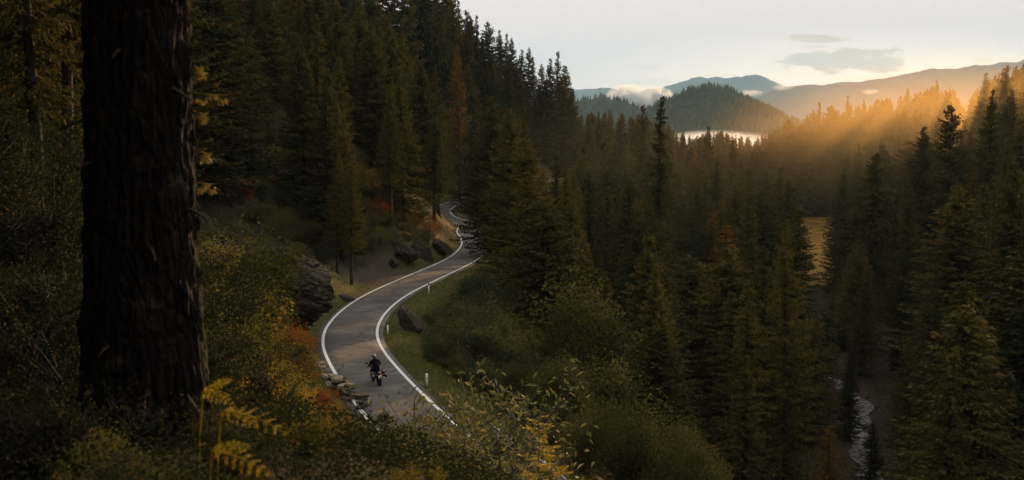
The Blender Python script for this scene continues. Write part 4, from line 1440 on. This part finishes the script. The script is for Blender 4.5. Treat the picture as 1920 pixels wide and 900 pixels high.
def shrub_px(px, top, Y, col, label, v_=None, hmin=.4):
    d_ = ray(px, top); X = d_[0] * Y
    z = float(terrain(np.array([X]), np.array([Y]))[0])
    add_shrub(X, Y, col, max(hmin, d_[2] * Y - z), label, None, v_)


rs = np.random.RandomState(99)
# by hand: the ones the eye picks out
for a_ in (
    (405, 436, 46, "yellow", "bright yellow leafy shrub topmost beside the big trunk"),
    (440, 500, 52, "yellow", "yellow shrub below the topmost one beside the boulder"),
    (478, 545, 60, "green", "olive shrub at the foot of the huge boulder"),
    (520, 590, 66, "red", "rust-red bush glowing among yellow ones below the boulder"),
    (552, 615, 72, "yellow", "yellow bush nearest the left grass verge"),
    (470, 640, 44, "red", "low rust bush in the middle of the yellow bank"),
    (410, 600, 30, "pale", "shrub with long pale leaves close beside the big trunk"),
    (560, 672, 62, "red", "reddish brown bush just above the tumbled stone wall"),
    (888, 758, 29, "pale", "pale willow shrub in front of the road's right edge"),
    (905, 722, 31, "pale", "tallest pale willow shrub, rising over the guard rail end"),
    (872, 835, 21, "pale", "near pale willow shrub at the bottom under the tallest one"),
    (915, 862, 20, "pale", "near pale willow shrub at the bottom beside the guard rail"),
    (815, 850, 18, "pale", "lowest pale willow shrub cut by the bottom edge"),
    (795, 815, 26, "green", "olive shrub between the little pine and the willows"),
    (850, 690, 86, "red", "reddish brown bush in the dark shrubs past the grass verge"),
    (1165, 772, 55, "olive", "big round olive bush at the bottom beside the guard rail"),
    (1235, 806, 53, "olive", "round olive bush right of the big one at the bottom"),
    (1098, 796, 58, "olive", "olive bush between guard rail and the big round one"),
    (1285, 842, 50, "olive", "low olive bush at the bottom edge, last towards the valley"),
    (1000, 735, 74, "yellow", "orange-yellow bush behind the guard rail in shade"),
    (1130, 690, 76, "green", "dark leafy bush under the yellowing alder"),
): shrub_px(a_[0], a_[1], a_[2], a_[3], a_[4])

taken = []
r2 = np.random.RandomState(123)
XS = r2.uniform(-40, 12, 9000); YS = 3.6 + 92 * r2.rand(9000) ** 1.5
SD, SZ, _ = road_rel(XS, YS)
ST = terrain(XS, YS)
BP = proj(XS, YS, ST)
n_sh = 0
sbuf = np.full((GH, GW), 0, int)
ordr = np.argsort(YS)
for q in ordr:
    x, y = XS[q], YS[q]
    if SD[q] > -3.9 or n_sh >= 270: continue
    if not (-150 < BP[0][q] < 1150): continue
    gap = .42 + .020 * y
    if (x + 3.1) ** 2 + (y - 9.3) ** 2 < .8: continue
    if any((x - a_) ** 2 + (y - b_) ** 2 < gap * gap for a_, b_ in taken): continue
    h = r2.uniform(.7, 1.25) * np.interp(y, [3, 8, 16, 30, 90], [.55, .75, 1.5, 2.0, 2.3])
    bx = float(BP[0][q])
    ceil = np.interp(bx, CEIL_X, CEIL_Y)
    if y < 11: ceil = max(ceil, 690 if bx < 160 else 790 if bx < 420 else 730)
    okk = False
    for _ in range(4):
        ty = float(proj(x, y, ST[q] + h)[1])
        if ty > ceil + 6: okk = True; break
        h *= .75
    if not okk or h < .3: continue
    w_ = h * .7 * F / y
    a0, a1 = int(max(0, (bx - w_) / GS)), int(min(GW, (bx + w_) / GS))
    b0, b1 = int(max(0, ty / GS)), int(min(GH, BP[1][q] / GS + 1))
    if a1 <= a0 or b1 <= b0: continue
    if KEEP[b0:b1, a0:a1].sum() > 2 and bx < 860: continue
    if (sbuf[b0:b1, a0:a1] > 1).mean() > .93: continue
    sbuf[b0:b1, a0:a1] += 1
    taken.append((x, y))
    zo = r2.rand()
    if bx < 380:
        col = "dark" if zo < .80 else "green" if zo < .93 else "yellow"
        if bx < 170: col = "dark"  # far left all in the darkest leaf colour, in place of cast shade
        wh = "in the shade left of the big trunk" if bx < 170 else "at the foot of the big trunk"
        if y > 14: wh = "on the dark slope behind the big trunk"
    elif ty < 640:
        col = "yellow" if zo < .50 else "red" if zo < .78 else "green"
        wh = "on the bank between big trunk and boulder"
    elif bx < 690:
        col = "yellow" if zo < .5 else "green" if zo < .72 else "dark" if zo < .88 else "red"
        wh = "on the near slope above the tumbled wall" if y > 22 else "on the near slope beside the yellow ferns"
    elif bx < 800:
        col = "yellow" if zo < .45 else "green" if zo < .8 else "red"
        wh = "round the little pine sapling"
    else:
        col = "pale" if zo < .6 else "green" if zo < .85 else "yellow"
        wh = "at the bottom edge beneath the willows"
    sz_ = "knee-high" if h < .7 else "waist-high" if h < 1.3 else "head-high"
    lab = f"{sz_} {SW[col]} shrub {wh}"
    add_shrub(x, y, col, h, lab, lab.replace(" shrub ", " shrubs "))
    n_sh += 1
# shrubs on the valley side right of the verge
poly_r = poly_mask([(785, 570), (870, 525), (960, 560), (1010, 620), (1060, 740), (1030, 800), (960, 775), (890, 715), (800, 665), (745, 632)])
taken2 = []
XS = r2.uniform(-14, 24, 4000); YS = r2.uniform(58, 135, 4000)
SD, SZ, _ = road_rel(XS, YS); ST = terrain(XS, YS)
for q in np.argsort(YS):
    x, y = XS[q], YS[q]
    if SD[q] < 5.6 or SD[q] > 24: continue
    h = r2.uniform(2.2, 5.0) * min(1, .40 + (SD[q] - 5) * .12)
    bx, by = (float(v_) for v_ in proj(x, y, ST[q])); ty = float(proj(x, y, ST[q] + h)[1])
    gx_, gy_ = int(bx / GS), int((ty + (by - ty) * .3) / GS)
    if not (0 <= gx_ < GW and 0 <= gy_ < GH) or not poly_r[gy_, gx_]: continue
    w_ = h * .5 * F / y
    a0, a1, b0, b1 = int((bx - w_) / GS), int((bx + w_) / GS) + 1, int(ty / GS), int(by / GS)
    if KEEP[b0:b1, a0:a1].any(): continue
    if any((x - a_) ** 2 + (y - b_) ** 2 < 3.2 for a_, b_ in taken2): continue
    taken2.append((x, y))
    col = "blue" if r2.rand() < .62 else "green" if r2.rand() < .8 else "yellow"
    sz_ = "low" if h < 1.6 else "tall" if h > 3.1 else "mid-height"
    wh = "past the verge below the jagged rock" if bx < 880 and y > 84 else "past the verge beside the nearest white post" if bx < 960 else "in the shade under the alders"
    lab = f"{sz_} {SW[col]} shrub {wh}"
    add_shrub(x, y, col, h, lab, lab.replace(" shrub ", " shrubs "))
# shrubs and young growth on the bank inside the bend
taken3 = []
XS = r2.uniform(-60, 0, 5000); YS = r2.uniform(118, 265, 5000)
SD, SZ, _ = road_rel(XS, YS); ST = terrain(XS, YS)
for q in np.argsort(YS):
    x, y = XS[q], YS[q]
    if SD[q] > -5.2 - 5.5 * math.exp(-((y - 137) / 13) ** 2) or SD[q] < -24 or len(taken3) > 95: continue
    h = r2.uniform(1.4, 3.4)
    bx, by = (float(v_) for v_ in proj(x, y, ST[q])); ty = float(proj(x, y, ST[q] + h)[1])
    w_ = h * .6 * F / y
    a0, a1, b0, b1 = max(0, int((bx - w_) / GS)), int((bx + w_) / GS) + 1, int(ty / GS), int(by / GS)
    if a1 < 90 or KEEP[b0:b1, a0:a1].any(): continue
    if any((x - a_) ** 2 + (y - b_) ** 2 < 6.5 for a_, b_ in taken3): continue
    taken3.append((x, y))
    zo = r2.rand()
    col = "green" if zo < .5 else "blue" if zo < .75 else "yellow" if zo < .88 else "red"
    wh = "on the bank inside the road's bend" if y > 150 else "at the wood's edge behind the lay-by"
    lab = f"{'low' if h < 2 else 'tall' if h > 2.8 else 'mid-height'} {SW[col]} shrub {wh}"
    add_shrub(x, y, col, h, lab, lab.replace(" shrub ", " shrubs "))
print("shrubs", n_sh, len(taken2))

# ------------------------------------------------------------------ saplings and ferns close to the camera
rs = np.random.RandomState(61)
def feather_sapling(seed, Ht):
    r_ = np.random.RandomState(seed)
    st, nd = MB(), MB()
    st.tube([[0, 0, -.2], [.03, 0, Ht * .5], [0, .02, Ht]], [.022, .014, .004], 6)
    z = Ht * .22
    while z < Ht * .97:
        L = (.16 + .62 * (1 - z / Ht) ** .8) * r_.uniform(.7, 1.15)
        az = r_.uniform(0, 6.283)
        s_ = np.linspace(0, 1, int(10 + L * 40))
        B_ = np.column_stack([np.cos(az) * L * s_, np.sin(az) * L * s_, z + L * (.10 * s_ + .10 * s_ ** 2)])
        st.tube(B_[::max(1, len(B_) // 5)], .004, 4, False)
        for sd in (-1, 1, 1, -1):
            a_ = az + sd * r_.uniform(.6, 1.4, len(s_))
            dv = np.column_stack([np.cos(a_), np.sin(a_), r_.uniform(-.3, .5, len(s_))])
            diamonds(nd, B_, dv, r_.uniform(.04, .085, len(s_)), .012, r_)
        z += r_.uniform(.045, .10)
    cm, tm = nd.mesh("larch_needles"), st.mesh("larch_stem")
    cm.materials.append(M["fern"]); tm.materials.append(M["twig"])
    return cm, tm


SAP = feather_sapling(66, 2.2)
for (px, top, Y, lab) in ((1010, 772, 24, "little yellow larch sapling with feathered boughs in front of the guard rail"), (1034, 842, 20, "smaller yellow larch sapling at the bottom edge")):
    d_ = ray(px, top); X = d_[0] * Y; z = float(terrain(np.array([X]), np.array([Y]))[0])
    hh = min(2.6, max(.8, d_[2] * Y - z))
    tree_thing("larch_sapling", lab, "sapling", (X, Y, d_[2] * Y - hh), (("crown", SAP[0]), ("trunk", SAP[1])), px, hh / 2.2)
d_ = ray(722, 768); Y = 26.0; X = d_[0] * Y; z = float(terrain(np.array([X]), np.array([Y]))[0]); hs = d_[2] * Y - z
st, nd = MB(), MB()
def tuft(c_, r_, n_=170):
    dv = rs.normal(size=(n_, 3)) + np.array([0, 0, .5])
    diamonds(nd, c_ + rs.normal(0, .04, (n_, 3)), dv, r_ * 1.25 * rs.uniform(.7, 1.1, n_), .016, rs)
st.tube([[0, 0, -.1], [.06, 0, hs * .4], [0, .02, hs * .75], [-.02, 0, hs * .95]], [.03, .024, .018, .012], 6)
tuft(np.array([-.02, 0, hs * .93]), .18)
for (bx_, bz, tx_, tz_) in ((.05, .35, .42, .60), (.05, .3, .62, .48), (.03, .5, .30, .74), (.05, .25, -.42, .50), (.04, .2, .30, .38), (.0, .15, -.5, .3)):
    st.tube([[bx_, 0, hs * bz], [(bx_ + tx_) * .55, .05, hs * (bz * .6 + tz_ * .4) - .02], [tx_, .05, hs * tz_]], [.018, .014, .009], 5)
    if tz_ < .7: tuft(np.array([tx_, .05, hs * tz_]), .17)
cm = nd.mesh("needles"); cm.materials.append(M["pine"]); tm = st.mesh("stem"); tm.materials.append(M["twig"])
tree_thing("pine_sapling", "little dark pine sapling with needle tufts against the grey road", "sapling", (X, Y, z), (("needles", cm), ("stem", tm)))


def fern(px, py, Y, dirs, L, label):
    """Fronds on bent stalks that rise from the ground; each frond a midrib with spaced leaflets."""
    p = at(px, py, Y)
    zg = float(terrain(p[:1], p[1:2])[0])
    root = empty("fern", (p[0], p[1], zg)); tag(root, label, "fern")
    hgt = p[2] - zg
    for (a_, lift, k_) in dirs:
        l_ = L * k_
        t_ = np.linspace(0, 1, 22)
        up_ = np.column_stack([np.zeros(6), np.zeros(6), np.linspace(-.03, hgt, 6)]) + np.outer(np.linspace(0, 1, 6) ** 2, [.05 * math.cos(a_), 0, 0])
        R_ = up_[-1] + np.column_stack([math.cos(a_) * l_ * t_, math.sin(a_) * l_ * t_, l_ * (lift * t_ - .35 * t_ ** 2)])
        mb = MB(); mb.tube(np.vstack([up_, R_[1:]]), np.concatenate([np.full(6, .006), np.linspace(.005, .001, 21)]), 4)
        T_ = np.gradient(R_, axis=0); T_ /= np.linalg.norm(T_, axis=1)[:, None]
        for sd in (-1, 1):
            side = np.cross(T_, np.array([.0, -.75, 1.0])) * sd; side /= np.linalg.norm(side, axis=1)[:, None]
            for i_ in range(2, 22, 3):
                pl = l_ * .15 * math.sin(min(1, .12 + t_[i_] * .95) * math.pi) ** .8 + .008
                q_ = np.linspace(0, 1, 7)[:, None]
                dvec = side[i_] + T_[i_] * .55 + rs.normal(0, .06, 3)
                pin = R_[i_] + dvec * pl * q_ + np.array([0, 0, -.18]) * pl * q_ ** 2
                for s2 in (-1, 1):
                    dd_ = np.tile(T_[i_] * s2 * .8 + dvec * .6, (7, 1))
                    diamonds(mb, pin, dd_, .011 + .009 * (1 - q_[:, 0]), .006, rs, .05)
        link("frond", mb.mesh("frond"), M["fern"], root)


fern(368, 738, 7.6, ((-.5, .2, 1.0), (.25, .8, .7)), .28, "yellow fern springing from the foot of the big trunk")
fern(402, 770, 7.2, ((-.15, .02, 1.0), (-.5, .12, .7)), .46, "brightest yellow fern lying over the near shrubs")
fern(382, 846, 6.2, ((-.2, .0, 1.0), (.4, .35, .6)), .36, "lowest yellow fern at the bottom by the big trunk")

# ------------------------------------------------------------------ ground cover
def cover(name, n_, xr, yr, test, mats, hmax, size, seed, power=1.0, grass=False):
    r_ = np.random.RandomState(seed)
    y = yr[0] * np.exp(r_.rand(n_) * math.log(yr[1] / yr[0])); x = y * r_.uniform(xr[0], xr[1], n_)
    d, _, _ = road_rel(x, y)
    k_ = test(x, y, d)
    x, y, d = x[k_], y[k_], d[k_]
    z = terrain(x, y)
    px_, py_ = proj(x, y, z)
    k_ = (px_ > -120) & (px_ < 2040) & (py_ < 1100)
    x, y, z, d = x[k_], y[k_], z[k_], d[k_]
    mb = MB()
    p = np.column_stack([x, y, z + (r_.rand(len(x)) ** 1.5 * hmax if not grass else -.02)])
    if grass: dv = np.column_stack([r_.normal(0, .45, len(x)), r_.normal(0, .45, len(x)), np.ones(len(x))])
    else: dv = r_.normal(size=(len(x), 3)) * np.array([1, 1, .6])
    sc_ = np.clip(.75 + y / 90, .8, 2.0)
    diamonds(mb, p, dv, size[0] * sc_ * r_.uniform(.6, 1.3, len(x)), size[1] * sc_ * r_.uniform(.7, 1.3, len(x)), r_)
    o = link(name, mb.mesh(name), M[mats]); tag(o, kind="stuff")


cover("undergrowth", 110000, (-.52, .14), (2.6, 60), lambda x, y, d: d < -3.7, "leaf_dark", .45, (.05, .03), 1)  # dark leaf colour paints the shaded gaps between shrubs
cover("undergrowth", 110000, (-.42, .1), (9, 130), lambda x, y, d: (d < -4.2 - 5 * np.exp(-((y - 137) / 14) ** 2)) & (d > -30), "leaf_dark", .40, (.055, .032), 2)
cover("undergrowth", 30000, (-.16, .30), (45, 190), lambda x, y, d: (d > 6.6) & (d < 45), "leaf_dark", .4, (.10, .05), 3)
cover("undergrowth", 40000, (.18, .42), (88, 260), lambda x, y, d: np.abs(x - np.interp(y, CRK[:, 1], CRK[:, 0])) > 1.4, "leaf_dark", .5, (.10, .05), 9)
cover("undergrowth", 30000, (-.30, 0), (110, 270), lambda x, y, d: (d < -4.6 - 5 * np.exp(-((y - 137) / 14) ** 2)) & (d > -32), "leaf_green", .6, (.11, .055), 8)
cover("grass", 110000, (-.2, .08), (46, 175), lambda x, y, d: ((d > 2.95) & (d < 6.8)) | ((d < -3.0) & (d > -5.2) & (np.abs(y - 137) > 13)), "grass", 0, (.17, .02), 4, 1.2, True)
cover("leaf_litter", 3000, (-.2, .08), (46, 150), lambda x, y, d: (np.abs(d) > 2.55) & (np.abs(d) < 6.5), "leaf_red", .03, (.09, .07), 5)
cover("leaf_litter", 900, (-.2, .08), (46, 150), lambda x, y, d: (np.abs(d) > 2.2) & (np.abs(d) < 8), "leaf_pale", .04, (.10, .07), 6)

# ------------------------------------------------------------------ motorcycle and rider
M["tyre"] = plain("tyre_rubber", (.012, .012, .012), .85, .2)
M["paint"] = plain("black_gloss_paint", (.010, .010, .011), .18, .6)
M["engine"] = plain("dark_engine_metal", (.06, .06, .062), .4, .5, .7)
M["chrome"] = plain("bright_chrome", (.75, .75, .76), .12, .6, 1.0, .03)
M["jacket"] = plain("black_riding_jacket", (.006, .006, .007), .9, .08)
M["glove"] = plain("black_leather_glove", (.014, .013, .012), .55, .4)
M["helmet"] = plain("grey_helmet_shell", (.10, .10, .105), .3, .5, .1, .1)
M["visor"] = plain("dark_visor", (.012, .012, .014), .05, .8)
M["plate"] = plain("white_number_plate", (.80, .80, .78), .4, .5, 0, .04)
m, n, b = material("tail_lamp", .2, .5); b.inputs["Base Color"].default_value = (.35, .01, .008, 1); M["lamp_red"] = m
m, n, b = material("lit_lamp", .2, .5); b.inputs["Base Color"].default_value = (.9, .9, .88, 1)
b.inputs["Emission Color"].default_value = (1, .97, .9, 1); b.inputs["Emission Strength"].default_value = 1.2; M["lamp_lit"] = m
p = np.array(on_road(712, 724))
ib = int(np.argmin(((RD - p) ** 2).sum(1)))
hd = math.atan2(RT[ib, 1], RT[ib, 0])
bz = RZ[ib] + .035
bike = empty("motorcycle", (p[0], p[1], bz), hd - math.pi / 2 - .10)
bike.scale = (1.12, 1.12, 1.12)
bike.rotation_euler = (math.asin((RZ[ib + 3] - RZ[ib - 3]) / 6), math.radians(-5), hd - math.pi / 2 + .10)
tag(bike, "black touring motorcycle with panniers riding away along the mountain road", "motorcycle")


def torus(mb, c, R_, r_, w=1.0, n1=28, n2=10):
    a_, b_ = np.meshgrid(np.arange(n1) / n1 * 6.2832, np.arange(n2) / n2 * 6.2832, indexing="ij")
    V = np.stack([np.sin(b_) * r_ * w, (R_ + r_ * np.cos(b_)) * np.cos(a_), (R_ + r_ * np.cos(b_)) * np.sin(a_)], -1).reshape(-1, 3) + np.asarray(c)
    i, j = np.meshgrid(np.arange(n1), np.arange(n2), indexing="ij")
    mb.add(V, np.stack([i * n2 + j, ((i + 1) % n1) * n2 + j, ((i + 1) % n1) * n2 + (j + 1) % n2, i * n2 + (j + 1) % n2], -1).reshape(-1, 4))


def rounded(name, c, size, mat_, parent, bev=.3, rot=(0, 0, 0), shear=None):
    bm = bmesh.new()
    bmesh.ops.create_cube(bm, size=1.0)
    for v_ in bm.verts:
        v_.co = Vector((v_.co.x * size[0], v_.co.y * size[1], v_.co.z * size[2]))
        if shear: shear(v_)
    bmesh.ops.bevel(bm, geom=bm.edges[:], offset=bev * min(size), segments=3, affect="EDGES", profile=.5)
    me_ = bpy.data.meshes.new(name); bm.to_mesh(me_); bm.free()
    me_.polygons.foreach_set("use_smooth", [True] * len(me_.polygons))
    o = link(name, me_, mat_, parent, c); o.rotation_euler = rot
    return o


for yc, wv in ((0.0, 1.5), (1.46, 1.1)):
    wheel = bpy.data.objects.new("wheel", None); COL.objects.link(wheel); wheel.parent = bike; wheel.location = (0, yc, .32)
    mb = MB(); torus(mb, (0, 0, 0), .25, .068, wv); link("tyre", mb.mesh("tyre", True), M["tyre"], wheel)
    mb = MB(); torus(mb, (0, 0, 0), .19, .016, 2.2)
    for k_ in range(5):
        a_ = k_ * 1.2566; mb.tube([[0, 0, 0], [0, .19 * math.cos(a_), .19 * math.sin(a_)]], [.022, .014], 5)
    mb.tube([[-.09, 0, 0], [.09, 0, 0]], .03, 8); link("rim", mb.mesh("rim", True), M["engine"], wheel)
mb = MB()
for sx in (-1, 1): mb.tube([[sx * .10, 1.46, .32], [sx * .10, 1.20, .98]], [.026, .030], 8)
mb.box((0, 1.24, .90), (.26, .07, .05)); link("fork", mb.mesh("fork", True), M["chrome"], bike)
mb = MB()
for sx in (-1, 1):
    mb.tube([[sx * .12, 0, .32], [sx * .13, .55, .42]], .03, 6)
    mb.tube([[sx * .10, .0, .78], [sx * .14, .55, .70], [sx * .08, 1.18, .92]], .025, 6)
    mb.tube([[sx * .14, .55, .40], [sx * .16, 1.05, .45], [sx * .08, 1.18, .90]], .024, 6)
link("frame", mb.mesh("frame", True), M["engine"], bike)
rounded("engine", (0, .78, .52), (.36, .48, .36), M["engine"], bike, .25)
rounded("fuel_tank", (0, .90, .90), (.32, .52, .26), M["paint"], bike, .42, (-.12, 0, 0))
rounded("seat", (0, .38, .84), (.30, .72, .10), M["jacket"], bike, .45, (.06, 0, 0))
rounded("tail", (0, -.12, .80), (.20, .42, .12), M["paint"], bike, .4, (.22, 0, 0))
rounded("rear_mudguard", (0, -.26, .62), (.14, .05, .30), M["black"], bike, .3, (-.35, 0, 0))
rounded("number_plate", (0, -.345, .60), (.20, .014, .17), M["plate"], bike, .3, (-.30, 0, 0))
rounded("tail_lamp", (0, -.33, .79), (.15, .05, .05), M["lamp_red"], bike, .4)
for sx in (-1, 1):
    pn = rounded("pannier", (sx * .36, .02, .66), (.22, .52, .36), M["paint"], bike, .25)
    rounded("pannier_lid", (0, 0, .185), (.225, .525, .05), M["engine"], pn, .4)
    rounded("pannier_reflector", (sx * .03, -.265, .06), (.09, .012, .06), M["plate"], pn, .4)
    mr = MB(); mr.tube([[sx * .22, 1.14, 1.06], [sx * .36, 1.10, 1.24]], .010, 5)
    mo = link("mirror", mr.mesh("mirror"), M["black"], bike)
    rounded("mirror_glass", (sx * .40, 1.09, 1.26), (.15, .03, .085), M["visor"], mo, .45)
    mb = MB(); mb.tube([[sx * .11, -.20, .70], [sx * .24, -.21, .70]], [.012, .028], 6); link("indicator", mb.mesh("indicator"), M["amber"], bike)
    mb = MB(); mb.tube([[sx * .12, .70, .36], [sx * .30, .70, .36]], .018, 6); link("foot_peg", mb.mesh("foot_peg"), M["black"], bike)
mb = MB(); mb.tube([[.17, .95, .38], [.19, .55, .34], [.24, .05, .42], [.25, -.26, .50]], [.03, .035, .055, .055], 8); link("exhaust", mb.mesh("exhaust", True), M["chrome"], bike)
mb = MB(); mb.tube([[-.40, 1.02, 1.02], [-.24, 1.12, 1.03], [0, 1.18, .98], [.24, 1.12, 1.03], [.40, 1.02, 1.02]], .014, 6)
hb = link("handlebar", mb.mesh("handlebar", True), M["black"], bike)
for sx in (-1, 1):
    mb = MB(); mb.tube([[sx * .29, 1.09, 1.025], [sx * .42, 1.005, 1.02]], .019, 8); link("grip", mb.mesh("grip"), M["tyre"], hb)
rounded("fairing", (0, 1.30, .98), (.34, .22, .32), M["paint"], bike, .35, (.3, 0, 0))
rounded("windscreen", (0, 1.30, 1.20), (.30, .02, .24), M["visor"], bike, .4, (.45, 0, 0))
rounded("headlight", (0, 1.41, .96), (.20, .05, .14), M["lamp_lit"], bike, .4, (.2, 0, 0))
rounded("front_mudguard", (0, 1.46, .655), (.13, .42, .03), M["paint"], bike, .45)

# rider: one continuous body grown on a skeleton
rider = bpy.data.objects.new("person", None)
me_ = bpy.data.meshes.new("person")
J = {  # bike coordinates
    "pelvis": ((0, .36, 1.00), .155), "belly": ((0, .43, 1.18), .150), "chest": ((0, .54, 1.38), .170), "neckbase": ((0, .62, 1.53), .085), "neck": ((0, .65, 1.59), .062), "head": ((0, .69, 1.70), .09),
    "sh_l": ((-.19, .56, 1.46), .075), "el_l": ((-.36, .66, 1.20), .055), "wr_l": ((-.36, .93, 1.06), .036), "hand_l": ((-.355, 1.01, 1.045), .034),
    "sh_r": ((.19, .56, 1.46), .075), "el_r": ((.36, .66, 1.20), .055), "wr_r": ((.36, .93, 1.06), .036), "hand_r": ((.355, 1.01, 1.045), .034),
    "hip_l": ((-.12, .40, .96), .105), "kn_l": ((-.26, .86, .80), .070), "an_l": ((-.24, .66, .44), .048), "toe_l": ((-.25, .86, .37), .040),
    "hip_r": ((.12, .40, .96), .105), "kn_r": ((.26, .86, .80), .070), "an_r": ((.24, .66, .44), .048), "toe_r": ((.25, .86, .37), .040),
}
E = [("pelvis", "belly"), ("belly", "chest"), ("chest", "neckbase"), ("neckbase", "neck"), ("neck", "head")]
for s_ in "lr":
    E += [("chest", "sh_" + s_), ("sh_" + s_, "el_" + s_), ("el_" + s_, "wr_" + s_), ("wr_" + s_, "hand_" + s_), ("pelvis", "hip_" + s_), ("hip_" + s_, "kn_" + s_), ("kn_" + s_, "an_" + s_), ("an_" + s_, "toe_" + s_)]
names = list(J)
me_.from_pydata([J[k_][0] for k_ in names], [(names.index(a_), names.index(b_)) for a_, b_ in E], [])
body = bpy.data.objects.new("person", me_)
COL.objects.link(body)
sk = body.modifiers.new("skin", "SKIN")
sv = me_.skin_vertices[0].data
for k_, nm in enumerate(names):
    r_ = J[nm][1]
    sv[k_].radius = (r_ * 1.12, r_ * .9) if nm in ("pelvis", "belly", "chest") else (r_, r_)
    sv[k_].use_root = nm == "pelvis"
sub = body.modifiers.new("smooth", "SUBSURF"); sub.levels = sub.render_levels = 2
me_.materials.append(M["jacket"])
body.matrix_world = Matrix.Translation((p[0], p[1], bz)) @ bike.rotation_euler.to_matrix().to_4x4() @ Matrix.Scale(1.12, 4)
tag(body, "person in black riding gear and grey helmet leaning forward on the motorcycle", "person")
bpy.data.objects.remove(rider)
bm = bmesh.new(); bmesh.ops.create_uvsphere(bm, u_segments=24, v_segments=16, radius=1.0)
for v_ in bm.verts:
    v_.co = Vector((v_.co.x * .125, v_.co.y * .150 + (.02 if v_.co.z < 0 else 0), v_.co.z * (.14 if v_.co.z > 0 else .13)))
hm = bpy.data.meshes.new("helmet"); bm.to_mesh(hm); bm.free()
hm.polygons.foreach_set("use_smooth", [True] * len(hm.polygons))
he = link("helmet", hm, M["helmet"], body, (0, .70, 1.71)); he.rotation_euler = (-.15, 0, -.35)
rounded("visor", (0, .085, .01), (.20, .15, .11), M["visor"], he, .42)
for s_ in (-1, 1):                                     # gloved hands closed round the grips
    gl = rounded("glove", (s_ * .355, 1.0, 1.045), (.09, .085, .045), M["glove"], body, .4, (0, 0, s_ * -.55))
    for k_ in range(4):
        x_ = -.032 + k_ * .021
        L_ = (.9, 1.0, .97, .8)[k_]
        mb = MB(); mb.tube([[x_, .03, .012], [x_, .062 * L_, .004], [x_, .066 * L_, -.028], [x_, .038, -.046 * L_]], [.0105, .010, .009, .008], 6); link("finger", mb.mesh("finger", True), M["glove"], gl)
    mb = MB(); mb.tube([[s_ * -.04, -.02, 0], [s_ * -.055, .005, -.02], [s_ * -.035, .03, -.036]], [.012, .011, .009], 6); link("thumb", mb.mesh("thumb", True), M["glove"], gl)
